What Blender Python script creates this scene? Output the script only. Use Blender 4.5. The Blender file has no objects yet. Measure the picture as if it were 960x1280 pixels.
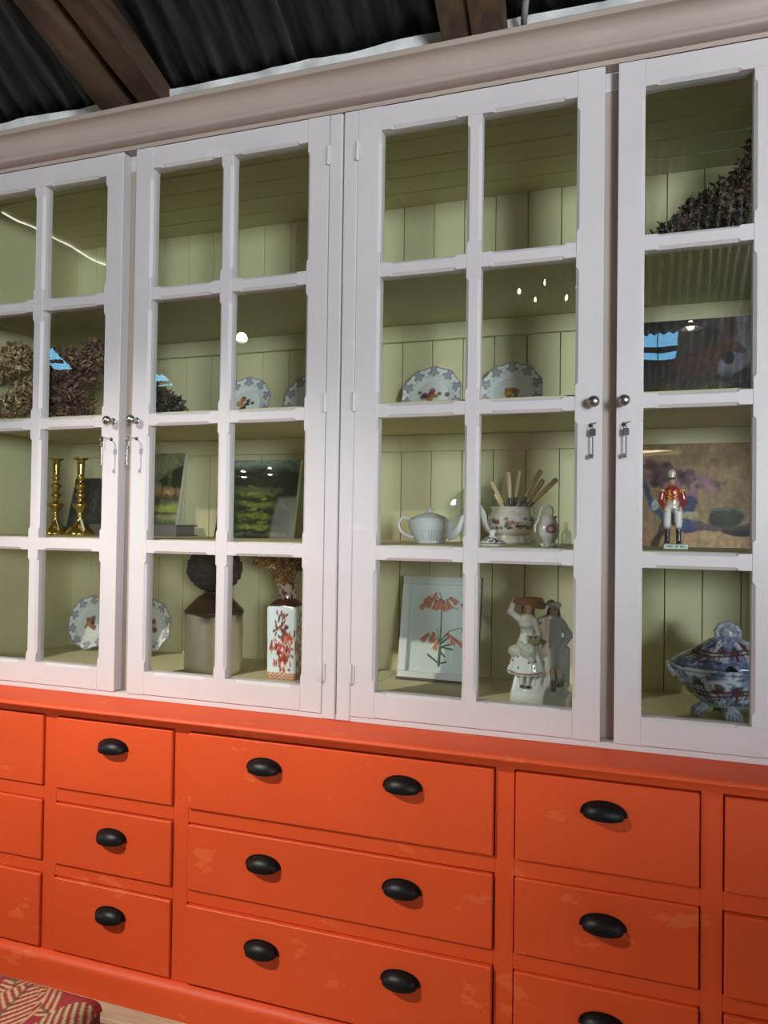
import bpy, bmesh, math, random
import numpy as np
from mathutils import Vector, Matrix

random.seed(7)
rng = np.random.default_rng(7)
SC = bpy.context.scene
COL = SC.collection
PI = math.pi

# ------------------------------------------------------------------ camera, world, exposure, large lights
cam_d = bpy.data.cameras.new('camera')
cam = bpy.data.objects.new('camera', cam_d)
COL.objects.link(cam)
yaw, pitch, roll = (math.radians(a) for a in (18.2414, 0.9188, 0.7518))
fw = Vector((-math.sin(yaw) * math.cos(pitch), math.cos(yaw) * math.cos(pitch), math.sin(pitch)))
rt = Vector((math.cos(yaw), math.sin(yaw), 0))
up = rt.cross(fw)
r2 = rt * math.cos(roll) + up * math.sin(roll)
u2 = up * math.cos(roll) - rt * math.sin(roll)
m = Matrix((r2, u2, -fw)).transposed().to_4x4()
m.translation = Vector((0.0, -1.71695, 1.28))
cam.matrix_world = m
cam_d.sensor_fit = 'VERTICAL'
cam_d.sensor_height = 36.0
cam_d.lens = 36.0 * 900.0 / 1280.0
cam_d.clip_start = 0.02
SC.camera = cam

world = bpy.data.worlds.new('world')
SC.world = world
world.use_nodes = True
world.node_tree.nodes['Background'].inputs[0].default_value = (0.55, 0.75, 1.0, 1)
world.node_tree.nodes['Background'].inputs[1].default_value = 1.0

SC.view_settings.view_transform = 'Standard'
SC.view_settings.look = 'None'
SC.view_settings.gamma = 1.0
SC.view_settings.use_curve_mapping = False
SC.view_settings.exposure = 0.0
SC.cycles.use_denoising = True
SC.cycles.max_bounces = 8
SC.cycles.transparent_max_bounces = 16
SC.cycles.sample_clamp_indirect = 6.0

def area(name, loc, target, sx, sy, power, color):
    d = bpy.data.lights.new(name, 'AREA')
    d.shape = 'RECTANGLE'; d.size = sx; d.size_y = sy; d.energy = power; d.color = color
    o = bpy.data.objects.new(name, d); COL.objects.link(o)
    o.location = loc
    o.rotation_euler = (Vector(target) - Vector(loc)).to_track_quat('-Z', 'Y').to_euler()
    return o

# daylight through the right window; unseen left window added as ambient fill
area('daylight_right_window', (4.42, -2.4, 1.75), (0, -1.2, 1.3), 2.0, 1.5, 19, (0.84, 0.92, 1.0))
area('fill_left_window', (-8.35, -3.2, 1.8), (-1.5, -0.5, 1.2), 3.0, 1.6, 60, (1.0, 0.97, 0.92))
# daylight through the wide window of the front wall
area('daylight_front_window', (2.75, -6.50, 1.78), (-0.6, 0.0, 1.6), 2.4, 1.3, 730, (0.86, 0.93, 1.0))

# ------------------------------------------------------------------ helpers
WL = {}

def srgb(r, g, b):
    def f(c):
        c /= 255.0
        return c / 12.92 if c <= 0.04045 else ((c + 0.055) / 1.055) ** 2.4
    return (f(r), f(g), f(b))

def tag(o, label=None, cat=None, group=None, kind=None):
    if label: o['label'] = label
    if cat: o['category'] = cat
    if group: o['group'] = group
    if kind: o['kind'] = kind
    return o

def empty(name, loc, label=None, cat=None, group=None, rot=(0, 0, 0)):
    o = bpy.data.objects.new(name, None)
    COL.objects.link(o)
    o.empty_display_size = 0.05
    o.location = loc
    o.rotation_euler = rot
    WL[o.name] = Vector(loc)
    return tag(o, label, cat, group)

def link(name, me, parent=None, loc=(0, 0, 0)):
    o = bpy.data.objects.new(name, me)
    COL.objects.link(o)
    o.location = loc
    if parent is not None:
        o.parent = parent
    return o

class MB:
    """collects vertices and faces"""
    def __init__(s):
        s.v = []; s.f = []
    def add(s, v, f):
        n = len(s.v)
        s.v += [tuple(p) for p in v]
        s.f += [tuple(i + n for i in q) for q in f]
        return s
    def box(s, x0, x1, y0, y1, z0, z1, c=0.0):
        if c <= 0:
            v = [(x, y, z) for z in (z0, z1) for y in (y0, y1) for x in (x0, x1)]
            return s.add(v, [(0, 2, 3, 1), (4, 5, 7, 6), (0, 1, 5, 4), (2, 6, 7, 3), (0, 4, 6, 2), (1, 3, 7, 5)])
        bm = bmesh.new()
        bmesh.ops.create_cube(bm, size=1.0)
        for q in bm.verts:
            q.co = Vector(((x0 + x1) / 2 + q.co.x * (x1 - x0), (y0 + y1) / 2 + q.co.y * (y1 - y0), (z0 + z1) / 2 + q.co.z * (z1 - z0)))
        bmesh.ops.bevel(bm, geom=list(bm.edges), offset=c, segments=1, affect='EDGES')
        bm.verts.index_update()
        s.add([q.co[:] for q in bm.verts], [[q.index for q in f.verts] for f in bm.faces])
        bm.free()
        return s
    def lathe(s, prof, seg=32, cx=0, cy=0, cz=0, ax=1.0, ay=1.0, cap=True):
        n = len(prof)
        v = []
        for k in range(seg):
            a = 2 * PI * k / seg
            for r, z in prof:
                v.append((cx + ax * r * math.sin(a), cy - ay * r * math.cos(a), cz + z))
        f = []
        for k in range(seg):
            k2 = (k + 1) % seg
            for i in range(n - 1):
                f.append((k * n + i, k2 * n + i, k2 * n + i + 1, k * n + i + 1))
        if cap:
            f.append([k * n for k in range(seg)][::-1])
            f.append([k * n + n - 1 for k in range(seg)])
        return s.add(v, f)
    def tube(s, pts, rad, seg=8, flat=1.0, cap=True, ph=0.0):
        pts = [Vector(p) for p in pts]
        n = len(pts)
        if not hasattr(rad, '__len__'): rad = [rad] * n
        v = []
        t0 = (pts[1] - pts[0]).normalized()
        ref = Vector((0, 0, 1)) if abs(t0.z) < 0.9 else Vector((1, 0, 0))
        nrm = (ref - t0 * ref.dot(t0)).normalized()
        for i in range(n):
            t = (pts[min(i + 1, n - 1)] - pts[max(i - 1, 0)]).normalized()
            nrm = (nrm - t * nrm.dot(t))
            if nrm.length < 1e-6: nrm = t.orthogonal()
            nrm.normalize()
            b = t.cross(nrm)
            for k in range(seg):
                a = 2 * PI * k / seg + ph
                v.append(pts[i] + nrm * math.cos(a) * rad[i] + b * math.sin(a) * rad[i] * flat)
        f = []
        for i in range(n - 1):
            for k in range(seg):
                k2 = (k + 1) % seg
                f.append((i * seg + k, i * seg + k2, (i + 1) * seg + k2, (i + 1) * seg + k))
        if cap:
            f.append(list(range(seg))[::-1])
            f.append([(n - 1) * seg + k for k in range(seg)])
        return s.add(v, f)
    def bar(s, axis, a0, a1, w0, w1, ch0, ch1, y0, y1, c=0.007, stop=0.024, ramp=0.007, eps=0.0012):
        """door bar with stopped chamfers. axis 'z' or 'x'; ch0/ch1: intervals along the bar that are chamfered on the w0/w1 side"""
        st = {a0, a1}
        for ch in (ch0, ch1):
            for p, q in ch:
                for t in (p + stop, p + stop + ramp, q - stop - ramp, q - stop):
                    if a0 < t < a1: st.add(t)
        st = sorted(st)
        def cv(t, ch):
            for p, q in ch:
                if p + stop <= t <= q - stop:
                    k = min((t - p - stop) / ramp, (q - stop - t) / ramp, 1.0)
                    return eps + (c - eps) * max(k, 0)
            return eps
        v = []
        for t in st:
            c0, c1 = cv(t, ch0), cv(t, ch1)
            sec = [(w0, y1), (w1, y1), (w1, y0 + c1), (w1 - c1, y0), (w0 + c0, y0), (w0, y0 + c0)]
            for w, y in sec:
                v.append((w, y, t) if axis == 'z' else (t, y, w))
        f = []
        n = len(st)
        for i in range(n - 1):
            for k in range(6):
                k2 = (k + 1) % 6
                f.append((i * 6 + k, i * 6 + k2, (i + 1) * 6 + k2, (i + 1) * 6 + k))
        f.append((0, 1, 2, 3, 4, 5)); f.append(tuple((n - 1) * 6 + k for k in range(6)))
        return s.add(v, f)
    def mesh(s, name, mat, smooth=False, fix=True):
        me = bpy.data.meshes.new(name)
        me.from_pydata(s.v, [], s.f)
        if fix:
            bm = bmesh.new(); bm.from_mesh(me)
            bmesh.ops.recalc_face_normals(bm, faces=bm.faces)
            bm.to_mesh(me); bm.free()
        if smooth is True:
            me.shade_smooth()
        elif smooth:
            me.shade_smooth()
            me.set_sharp_from_angle(angle=math.radians(smooth))
        if mat: me.materials.append(mat)
        return me
    def build(s, name, mat, parent=None, smooth=False, local=False, fix=True, paint=None):
        """world coordinates unless local (then coordinates are the parent's own)"""
        a = np.array(s.v)
        c = (a.min(0) + a.max(0)) / 2
        c[2] = a[:, 2].min()
        if local:
            base = Vector((0, 0, 0)) if parent is None else Vector((0, 0, 0))
        else:
            base = WL[parent.name] if parent is not None else Vector((0, 0, 0))
        keep = s.v
        s.v = [tuple(p) for p in (a - c)]
        me = s.mesh(name, mat, smooth, fix)
        s.v = keep
        o = link(name, me, parent, Vector(c) - base)
        WL[o.name] = Vector(c)
        if paint is not None:
            setcol(me, paint)
        return o

def setcol(me, cols):
    """cols: (n,3) linear colours per vertex"""
    at = me.color_attributes.new('Col', 'FLOAT_COLOR', 'POINT')
    c = np.ones((len(me.vertices), 4), dtype=np.float32)
    c[:, :3] = np.clip(cols, 0, 1)
    at.data.foreach_set('color', c.ravel())

def vnoise(x, y, seed=0):
    xi = np.floor(x); yi = np.floor(y); xf = x - xi; yf = y - yi
    def h(a, b):
        q = np.sin(a * 127.1 + b * 311.7 + seed * 74.7) * 43758.5453
        return q - np.floor(q)
    sx = xf * xf * (3 - 2 * xf); sy = yf * yf * (3 - 2 * yf)
    return (h(xi, yi) * (1 - sx) + h(xi + 1, yi) * sx) * (1 - sy) + (h(xi, yi + 1) * (1 - sx) + h(xi + 1, yi + 1) * sx) * sy

def fbm(x, y, seed=0, oct=3):
    t = 0; a = 0.5; n = 0
    for i in range(oct):
        t = t + a * vnoise(x * 2 ** i, y * 2 ** i, seed + i * 13); n += a; a *= 0.5
    return t / n

# ------------------------------------------------------------------ materials
def nodes(name):
    mt = bpy.data.materials.new(name)
    mt.use_nodes = True
    nt = mt.node_tree
    return mt, nt, nt.nodes['Principled BSDF']

def mat(name, col, rough=0.5, metal=0.0, var=0.08, scale=8.0, bump=0.0, bscale=60.0, stretch=(1, 1, 1), spec=0.5, coat=0.0):
    mt, nt, b = nodes(name)
    N = nt.nodes.new; L = nt.links.new
    b.inputs['Roughness'].default_value = rough
    b.inputs['Metallic'].default_value = metal
    b.inputs['Specular IOR Level'].default_value = spec
    b.inputs['Coat Weight'].default_value = coat
    tc = N('ShaderNodeTexCoord'); mp = N('ShaderNodeMapping')
    mp.inputs['Scale'].default_value = stretch
    L(tc.outputs['Object'], mp.inputs['Vector'])
    ns = N('ShaderNodeTexNoise'); ns.inputs['Scale'].default_value = scale; ns.inputs['Detail'].default_value = 4
    L(mp.outputs[0], ns.inputs['Vector'])
    rp = N('ShaderNodeValToRGB')
    rp.color_ramp.elements[0].position = 0.3; rp.color_ramp.elements[1].position = 0.7
    rp.color_ramp.elements[0].color = tuple(c * (1 - var) for c in col) + (1,)
    rp.color_ramp.elements[1].color = tuple(min(1, c * (1 + var)) for c in col) + (1,)
    L(ns.outputs['Fac'], rp.inputs['Fac'])
    L(rp.outputs['Color'], b.inputs['Base Color'])
    if bump > 0:
        n2 = N('ShaderNodeTexNoise'); n2.inputs['Scale'].default_value = bscale; n2.inputs['Detail'].default_value = 3
        L(mp.outputs[0], n2.inputs['Vector'])
        bp = N('ShaderNodeBump'); bp.inputs['Strength'].default_value = bump; bp.inputs['Distance'].default_value = 0.002
        L(n2.outputs['Fac'], bp.inputs['Height']); L(bp.outputs['Normal'], b.inputs['Normal'])
    return mt

def vmat(name, rough=0.3, coat=0.0, var=0.06, scale=60, bump=0.0):
    mt, nt, b = nodes(name)
    N = nt.nodes.new; L = nt.links.new
    b.inputs['Roughness'].default_value = rough
    b.inputs['Coat Weight'].default_value = coat
    b.inputs['Coat Roughness'].default_value = 0.08
    ca = N('ShaderNodeVertexColor'); ca.layer_name = 'Col'
    tc = N('ShaderNodeTexCoord')
    ns = N('ShaderNodeTexNoise'); ns.inputs['Scale'].default_value = scale
    L(tc.outputs['Object'], ns.inputs['Vector'])
    mr = N('ShaderNodeMapRange'); mr.inputs['To Min'].default_value = 1 - var; mr.inputs['To Max'].default_value = 1 + var
    L(ns.outputs['Fac'], mr.inputs['Value'])
    mx = N('ShaderNodeMix'); mx.data_type = 'RGBA'; mx.blend_type = 'MULTIPLY'; mx.inputs['Factor'].default_value = 1
    L(ca.outputs['Color'], mx.inputs['A']); L(mr.outputs['Result'], mx.inputs['B'])
    L(mx.outputs['Result'], b.inputs['Base Color'])
    if bump:
        bp = N('ShaderNodeBump'); bp.inputs['Strength'].default_value = bump; bp.inputs['Distance'].default_value = 0.002
        L(ns.outputs['Fac'], bp.inputs['Height']); L(bp.outputs['Normal'], b.inputs['Normal'])
    return mt

def paint_mat(name, col, patch, rough, pth=0.62, pscale=5.0, pamt=0.7, bump=0.25, chip=None):
    """brushed paint with touched-up patches and small chips"""
    mt, nt, b = nodes(name)
    N = nt.nodes.new; L = nt.links.new
    b.inputs['Roughness'].default_value = rough
    geo = N('ShaderNodeNewGeometry')
    mp = N('ShaderNodeMapping'); mp.inputs['Scale'].default_value = (1, 1, 1.9)
    L(geo.outputs['Position'], mp.inputs['Vector'])
    n1 = N('ShaderNodeTexNoise'); n1.inputs['Scale'].default_value = pscale; n1.inputs['Detail'].default_value = 5; n1.inputs['Roughness'].default_value = 0.6
    L(mp.outputs[0], n1.inputs['Vector'])
    r1 = N('ShaderNodeValToRGB')
    r1.color_ramp.elements[0].position = pth; r1.color_ramp.elements[1].position = pth + 0.015
    r1.color_ramp.elements[0].color = (0, 0, 0, 1); r1.color_ramp.elements[1].color = (pamt,) * 3 + (1,)
    L(n1.outputs['Fac'], r1.inputs['Fac'])
    n2 = N('ShaderNodeTexNoise'); n2.inputs['Scale'].default_value = 3.0; n2.inputs['Detail'].default_value = 3
    L(geo.outputs['Position'], n2.inputs['Vector'])
    r2_ = N('ShaderNodeValToRGB')
    r2_.color_ramp.elements[0].position = 0.3; r2_.color_ramp.elements[1].position = 0.7
    r2_.color_ramp.elements[0].color = tuple(c * 0.94 for c in col) + (1,)
    r2_.color_ramp.elements[1].color = tuple(min(1, c * 1.05) for c in col) + (1,)
    L(n2.outputs['Fac'], r2_.inputs['Fac'])
    mx = N('ShaderNodeMix'); mx.data_type = 'RGBA'
    L(r1.outputs['Color'], mx.inputs['Factor']); L(r2_.outputs['Color'], mx.inputs['A'])
    mx.inputs['B'].default_value = tuple(patch) + (1,)
    out = mx.outputs['Result']
    if chip:
        n3 = N('ShaderNodeTexNoise'); n3.inputs['Scale'].default_value = 45; n3.inputs['Detail'].default_value = 2
        L(geo.outputs['Position'], n3.inputs['Vector'])
        r3 = N('ShaderNodeValToRGB')
        r3.color_ramp.elements[0].position = 0.765; r3.color_ramp.elements[1].position = 0.78
        r3.color_ramp.elements[0].color = (0, 0, 0, 1); r3.color_ramp.elements[1].color = (1, 1, 1, 1)
        L(n3.outputs['Fac'], r3.inputs['Fac'])
        m2 = N('ShaderNodeMix'); m2.data_type = 'RGBA'
        L(r3.outputs['Color'], m2.inputs['Factor']); L(out, m2.inputs['A']); m2.inputs['B'].default_value = tuple(chip) + (1,)
        out = m2.outputs['Result']
    L(out, b.inputs['Base Color'])
    n4 = N('ShaderNodeTexNoise'); n4.inputs['Scale'].default_value = 55; n4.inputs['Detail'].default_value = 4
    L(mp.outputs[0], n4.inputs['Vector'])
    bp = N('ShaderNodeBump'); bp.inputs['Strength'].default_value = bump; bp.inputs['Distance'].default_value = 0.0016
    L(n4.outputs['Fac'], bp.inputs['Height']); L(bp.outputs['Normal'], b.inputs['Normal'])
    return mt

def glass_mat(name, tint=(0.985, 0.995, 0.985), ior=1.5, wob=0.0):
    mt = bpy.data.materials.new(name); mt.use_nodes = True
    nt = mt.node_tree; N = nt.nodes.new; L = nt.links.new
    nt.nodes.remove(nt.nodes['Principled BSDF'])
    tr = N('ShaderNodeBsdfTransparent'); tr.inputs[0].default_value = tuple(tint) + (1,)
    gl = N('ShaderNodeBsdfGlossy'); gl.inputs['Roughness'].default_value = 0.0
    fr = N('ShaderNodeFresnel'); fr.inputs['IOR'].default_value = ior
    mx = N('ShaderNodeMixShader')
    gb = N('ShaderNodeNewGeometry'); im = N('ShaderNodeMix')      # same reflectance on both faces of the thin sheet
    im.inputs['A'].default_value = ior; im.inputs['B'].default_value = 1.0 / ior
    L(gb.outputs['Backfacing'], im.inputs['Factor']); L(im.outputs['Result'], fr.inputs['IOR'])
    L(fr.outputs[0], mx.inputs[0]); L(tr.outputs[0], mx.inputs[1]); L(gl.outputs[0], mx.inputs[2])
    L(mx.outputs[0], nt.nodes['Material Output'].inputs['Surface'])
    if wob:
        geo = N('ShaderNodeNewGeometry')
        ns = N('ShaderNodeTexNoise'); ns.inputs['Scale'].default_value = 7.0; ns.inputs['Detail'].default_value = 1
        L(geo.outputs['Position'], ns.inputs['Vector'])
        bp = N('ShaderNodeBump'); bp.inputs['Strength'].default_value = wob; bp.inputs['Distance'].default_value = 0.01
        L(ns.outputs['Fac'], bp.inputs['Height'])
        L(bp.outputs['Normal'], gl.inputs['Normal'])
    return mt

def emit(name, col, strength):
    mt = bpy.data.materials.new(name); mt.use_nodes = True
    nt = mt.node_tree
    nt.nodes.remove(nt.nodes['Principled BSDF'])
    e = nt.nodes.new('ShaderNodeEmission')
    e.inputs[0].default_value = tuple(col) + (1,); e.inputs[1].default_value = strength
    nt.links.new(e.outputs[0], nt.nodes['Material Output'].inputs['Surface'])
    return mt

M_WHITE = paint_mat('white_paint', (0.60, 0.56, 0.565), (0.66, 0.625, 0.62), 0.42, pth=0.66, pscale=4, pamt=0.5, bump=0.35, chip=(0.82, 0.80, 0.79))
M_CORN = paint_mat('cornice_paint', (0.40, 0.325, 0.275), (0.45, 0.37, 0.32), 0.5, pth=0.66, pscale=4, pamt=0.4, bump=0.3)
M_ORANGE = paint_mat('orange_paint', (0.70, 0.078, 0.013), (0.76, 0.13, 0.036), 0.55, pth=0.64, pscale=6.5, pamt=0.75, bump=0.28)
M_GREEN = paint_mat('green_interior_paint', (0.63, 0.59, 0.355), (0.69, 0.66, 0.43), 0.6, pth=0.64, pscale=4, pamt=0.4, bump=0.4, chip=(0.40, 0.38, 0.20))
M_PANE = glass_mat('window_glass', wob=0.04)
M_CLEAR = glass_mat('clear_glass', tint=(0.88, 0.91, 0.90), ior=1.6)
M_BLACK = mat('black_metal', (0.012, 0.012, 0.013), 0.42, 0.6, bump=0.15, bscale=90)
M_STEEL = mat('steel', (0.42, 0.42, 0.40), 0.28, 1.0, var=0.2, scale=60)
M_DARKSTEEL = mat('dark_steel', (0.12, 0.12, 0.13), 0.35, 1.0, var=0.2, scale=60)
M_BRASS = mat('brass', (0.62, 0.44, 0.12), 0.16, 1.0, var=0.12, scale=30)
M_PAPER = mat('paper_tag', (0.75, 0.77, 0.76), 0.8)
M_RUST = mat('corrugated_iron', (0.10, 0.10, 0.095), 0.55, 0.35, var=0.55, scale=9, bump=0.4, bscale=40, stretch=(6, 0.6, 1))
M_LOG = mat('old_log', (0.075, 0.042, 0.022), 0.75, var=0.5, scale=6, bump=0.8, bscale=30, stretch=(4, 0.5, 4))
M_PLATE_W = mat('whitewashed_plate', (0.62, 0.63, 0.62), 0.9, var=0.35, scale=9, bump=0.8, bscale=30)
M_PLASTER = mat('plaster', (0.50, 0.46, 0.40), 0.9, var=0.1, scale=2, bump=0.3)
M_FLOOR = mat('floor_wood', (0.45, 0.36, 0.24), 0.65, var=0.35, scale=7, bump=0.3, stretch=(0.5, 5, 1))
M_DARKWOOD = mat('dark_wood', (0.055, 0.032, 0.02), 0.5, var=0.3, scale=10, stretch=(1, 1, 6))
M_CANVASBACK = mat('canvas_edge', (0.62, 0.62, 0.56), 0.85)
M_CREAM = mat('creamware', (0.74, 0.77, 0.77), 0.16, coat=0.5, var=0.03)
M_BONE = mat('bone_handle', (0.56, 0.42, 0.22), 0.35, var=0.22, scale=30, stretch=(1, 1, 0.3))
M_PAINTING = vmat('painted_canvas', 0.5, 0.35, var=0.22, scale=90, bump=0.5)
M_CHINA = vmat('painted_china', 0.14, 0.6, var=0.04, scale=40)
M_PRINT = vmat('printed_sheet', 0.55, 0.0, var=0.03)
M_FABRIC = vmat('woven_fabric', 0.9, 0.0, var=0.15, scale=200, bump=0.4)
M_DRY = vmat('dried_petals', 0.9, 0.0, var=0.35, scale=60)
M_STONE = vmat('stoneware_glaze', 0.3, 0.3, var=0.12, scale=25)

# ------------------------------------------------------------------ room shell
X0, X1, YF, YB = -8.5, 4.5, -6.6, 0.66
EZ = 2.545           # roof height above the cabinet front
SL = 0.58
RY = -3.2            # ridge
RZ = EZ + SL * (0.06 - RY)

floor = MB().box(X0, X1, YF, YB, -0.12, -0.02).build('floor', M_FLOOR); tag(floor, kind='structure')
k = 0
y = -0.02
plank_me = {}
while y > -2.3:
    off = (k % 3) * 0.55
    x = -4.4 + off
    while x < 1.4:
        MB().box(x, x + 1.745, y - 0.142, y, -0.02, 0.0, 0.0015).build('plank', M_FLOOR, floor)
        x += 1.75
    y -= 0.146; k += 1
tag(MB().box(X0, X1, YF, -2.33, -0.02, 0.0).build('floorboards', M_FLOOR, floor))

wb = MB().box(-2.06, 0.66, 0.62, YB, -0.02, 2.4).box(X0, -2.06, 0.10, YB, -0.02, 2.50).box(0.66, X1, 0.10, YB, -0.02, 2.50).box(-2.06, 0.66, 0.13, YB, 2.44, 2.50).build('wall_back', M_PLASTER); tag(wb, kind='structure')
wf = MB().box(X0, 1.5, YF, YF + 0.06, -0.02, 2.62).box(4.0, X1, YF, YF + 0.06, -0.02, 2.62).box(1.5, 4.0, YF, YF + 0.06, 2.46, 2.62).box(1.5, 4.0, YF, YF + 0.06, -0.02, 1.1).build('wall_front', M_PLASTER); tag(wf, kind='structure')
def gable(name, xa, xb, win):
    mb = MB()
    ya, yb = win[0], win[1]; za, zb = win[2], win[3]
    mb.box(xa, xb, YF + 0.06, ya, -0.02, 2.45).box(xa, xb, yb, 0.62, -0.02, 2.45)
    mb.box(xa, xb, ya, yb, -0.02, za).box(xa, xb, ya, yb, zb, 2.45)
    p = [(YF + 0.06, 2.45), (0.62, 2.45), (0.2, 2.48), (RY, RZ - 0.02), (YF + 0.1, 2.66)]
    v = [(xa, a, b) for a, b in p] + [(xb, a, b) for a, b in p]
    n = len(p)
    f = [tuple(range(n)), tuple(range(2 * n - 1, n - 1, -1))] + [(i, (i + 1) % n, n + (i + 1) % n, n + i) for i in range(n)]
    mb.add(v, f)
    o = mb.build(name, M_PLASTER); tag(o, kind='structure')
    return o
gable('wall_left', X0 - 0.06, X0, (-4.8, -1.6, 1.0, 2.4))
gable('wall_right', X1, X1 + 0.06, (-3.5, -1.3, 1.0, 2.4))
M_SKYGLASS = emit('daylit_pane', (0.8, 0.9, 1.0), 1.2)
for n, xa, ya, yb in ((1, X0 - 0.045, -4.8, -1.6), (2, X1 + 0.02, -3.5, -1.3)):  # the left one is added, unseen, for the fill light
    w = MB()
    for zz in (1.0, 1.68, 2.36): w.box(xa - 0.005, xa + 0.03, ya, yb, zz, zz + 0.04)
    for q in range(5):
        yy = ya + (yb - ya - 0.04) * q / 4
        w.box(xa - 0.005, xa + 0.03, yy, yy + 0.04, 1.04, 2.36)
    w = w.build('window_%d' % n, M_WHITE); tag(w, kind='structure')
    for q in range(4):
        for zz in (1.04, 1.72):
            yy = ya + (yb - ya - 0.04) * q / 4 + 0.04
            MB().box(xa + 0.008, xa + 0.014, yy, yy + (yb - ya - 0.04) / 4 - 0.04, zz, zz + 0.64).build('pane', M_SKYGLASS, w)

w = MB()
for zz in (1.1, 1.76, 2.42): w.box(1.5, 4.0, YF + 0.012, YF + 0.05, zz, zz + 0.04)
for q in range(5): w.box(1.5 + 2.46 * q / 4, 1.54 + 2.46 * q / 4, YF + 0.012, YF + 0.05, 1.14, 2.42)
w = w.build('window_3', M_WHITE); tag(w, kind='structure')
for q in range(4):
    for zz in (1.14, 1.80):
        MB().box(1.54 + 2.46 * q / 4, 1.5 + 2.46 * (q + 1) / 4, YF + 0.028, YF + 0.034, zz, zz + 0.62).build('pane', M_SKYGLASS, w)

# corrugated roof: near slope in single sheets, far slope with skylight openings
ceil_root = MB().box(X0, X1, RY - 0.05, RY + 0.05, RZ - 0.14, RZ - 0.03).build('ceiling', M_LOG); tag(ceil_root, kind='structure')
def corrugated(xa, xb, ya, yb, lift, n_per=10, pitch_=0.076, amp=0.011):
    nx = int((xb - xa) / pitch_ * n_per)
    v = []
    for i in range(nx + 1):
        xx = xa + (xb - xa) * i / nx
        dz = amp * math.sin(2 * PI * xx / pitch_)
        for yy in (ya, yb):
            zz = (EZ + SL * (0.06 - yy)) if yy >= RY - 1e-6 and ya >= RY - 1e-6 and yb >= RY - 1e-6 else RZ - SL * (RY - yy)
            v.append((xx, yy, zz + dz + lift)); v.append((xx, yy, zz + dz + lift + 0.003))
    f = []
    for i in range(nx):
        a = i * 4; b = a + 4
        f += [(a, b, b + 2, a + 2), (a + 1, a + 3, b + 3, b + 1), (a, a + 1, b + 1, b), (a + 2, b + 2, b + 3, a + 3)]
    return MB().add(v, f)
x = X0 + 0.0
k = 0
while x < X1 - 0.05:
    xb = min(x + 0.76, X1)
    corrugated(x, min(xb + 0.05, X1), 0.14, RY, 0.0 if k % 2 else 0.006).build('roof_sheet', M_RUST, ceil_root, smooth=True, fix=False)
    x = xb; k += 1
SKY = [(0.10, 0.40, -5.80, -5.52), (-6.62, -6.38, -5.40, -5.08), (-5.32, -5.10, -5.75, -5.58)]
M_SKY = emit('sky_through_rooflight', (0.22, 0.62, 1.0), 9.0)
xs = sorted({X0, X1} | {s_[0] for s_ in SKY} | {s_[1] for s_ in SKY})
for a, b in zip(xs[:-1], xs[1:]):
    hole = [s_ for s_ in SKY if s_[0] <= a + 1e-6 and s_[1] >= b - 1e-6]
    if hole:
        _, _, ya, yb = hole[0]
        corrugated(a, b, RY, yb, 0.0).build('roof_sheet', M_RUST, ceil_root, smooth=True, fix=False)
        corrugated(a, b, ya, YF, 0.0).build('roof_sheet', M_RUST, ceil_root, smooth=True, fix=False)
        za, zb = RZ - SL * (RY - ya), RZ - SL * (RY - yb)
        v = [(a, ya, za), (b, ya, za), (b, yb, zb), (a, yb, zb)]
        v += [(p[0], p[1], p[2] + 0.01) for p in v]
        MB().add(v, [(0, 1, 2, 3), (4, 7, 6, 5), (0, 4, 5, 1), (1, 5, 6, 2), (2, 6, 7, 3), (3, 7, 4, 0)]).build('skylight_pane', M_SKY, ceil_root)
        ym = (ya + yb) / 2; zm = (za + zb) / 2
        MB().box(a, b, ym - 0.02, ym + 0.02, zm - 0.05, zm - 0.01).build('skylight_bar', M_LOG, ceil_root)
    else:
        corrugated(a, b, RY, YF, 0.0, n_per=6).build('roof_sheet', M_RUST, ceil_root, smooth=True, fix=False)

# rough whitewashed wall plate between the cornice and the roof
mb = MB()
n = 340
v = []
for i in range(n + 1):
    xx = X0 + (X1 - X0) * i / n
    j1 = 0.008 * (fbm(np.array(xx * 9.0), np.array(0.3), 3) - 0.5); j2 = 0.03 * (fbm(np.array(xx * 7.0), np.array(5.3), 4) - 0.5)
    v += [(xx, 0.055 + j1, 2.44), (xx, 0.05 + j2, EZ - 0.012 + j1), (xx, 0.098, EZ - 0.03), (xx, 0.098, 2.44)]
f = []
for i in range(n):
    a = i * 4; b = a + 4
    f += [(a, a + 1, b + 1, b), (a + 1, a + 2, b + 2, b + 1), (a + 2, a + 3, b + 3, b + 2), (a + 3, a, b, b + 3)]
f += [(0, 1, 2, 3), (4 * n, 4 * n + 1, 4 * n + 2, 4 * n + 3)]
mb.add(v, f)
tag(mb.build('trim_1', M_PLATE_W, smooth=40), kind='structure')

def beam(name, label, x, r0, slope, y0, y1, z0, square=False, wob=0.012, dx=0.0):
    pts = []; rad = []
    for i in range(15):
        t = i / 14
        yy = y0 + (y1 - y0) * t
        pts.append((x + dx * t + wob * math.sin(i * 1.3 + x), yy, z0 + slope * (y0 - yy) + wob * 0.6 * math.sin(i * 0.9)))
        rad.append(r0 * (1 + 0.05 * math.sin(i * 2.1 + x)))
    mb = MB().tube(pts, rad, 4 if square else 14, ph=PI / 4 if square else 0)
    o = mb.build(name, M_LOG, smooth=False if square else 50)
    return tag(o, label, 'beam', 'old roof timbers')
beam('roof_beam', 'round old log resting on the wall plate beside a squared timber', -1.405, 0.057, 0.23, 0.05, -2.6, 2.505)
beam('roof_beam', 'squared dark timber resting on the wall plate beside a round log', -1.285, 0.052, 0.23, 0.05, -2.6, 2.505, square=True, wob=0.004)
beam('rafter', 'narrower brown rafter of the pair under the corrugated roof', -0.392, 0.05, SL, 0.05, -3.0, 2.475, square=True, wob=0.003)
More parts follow.
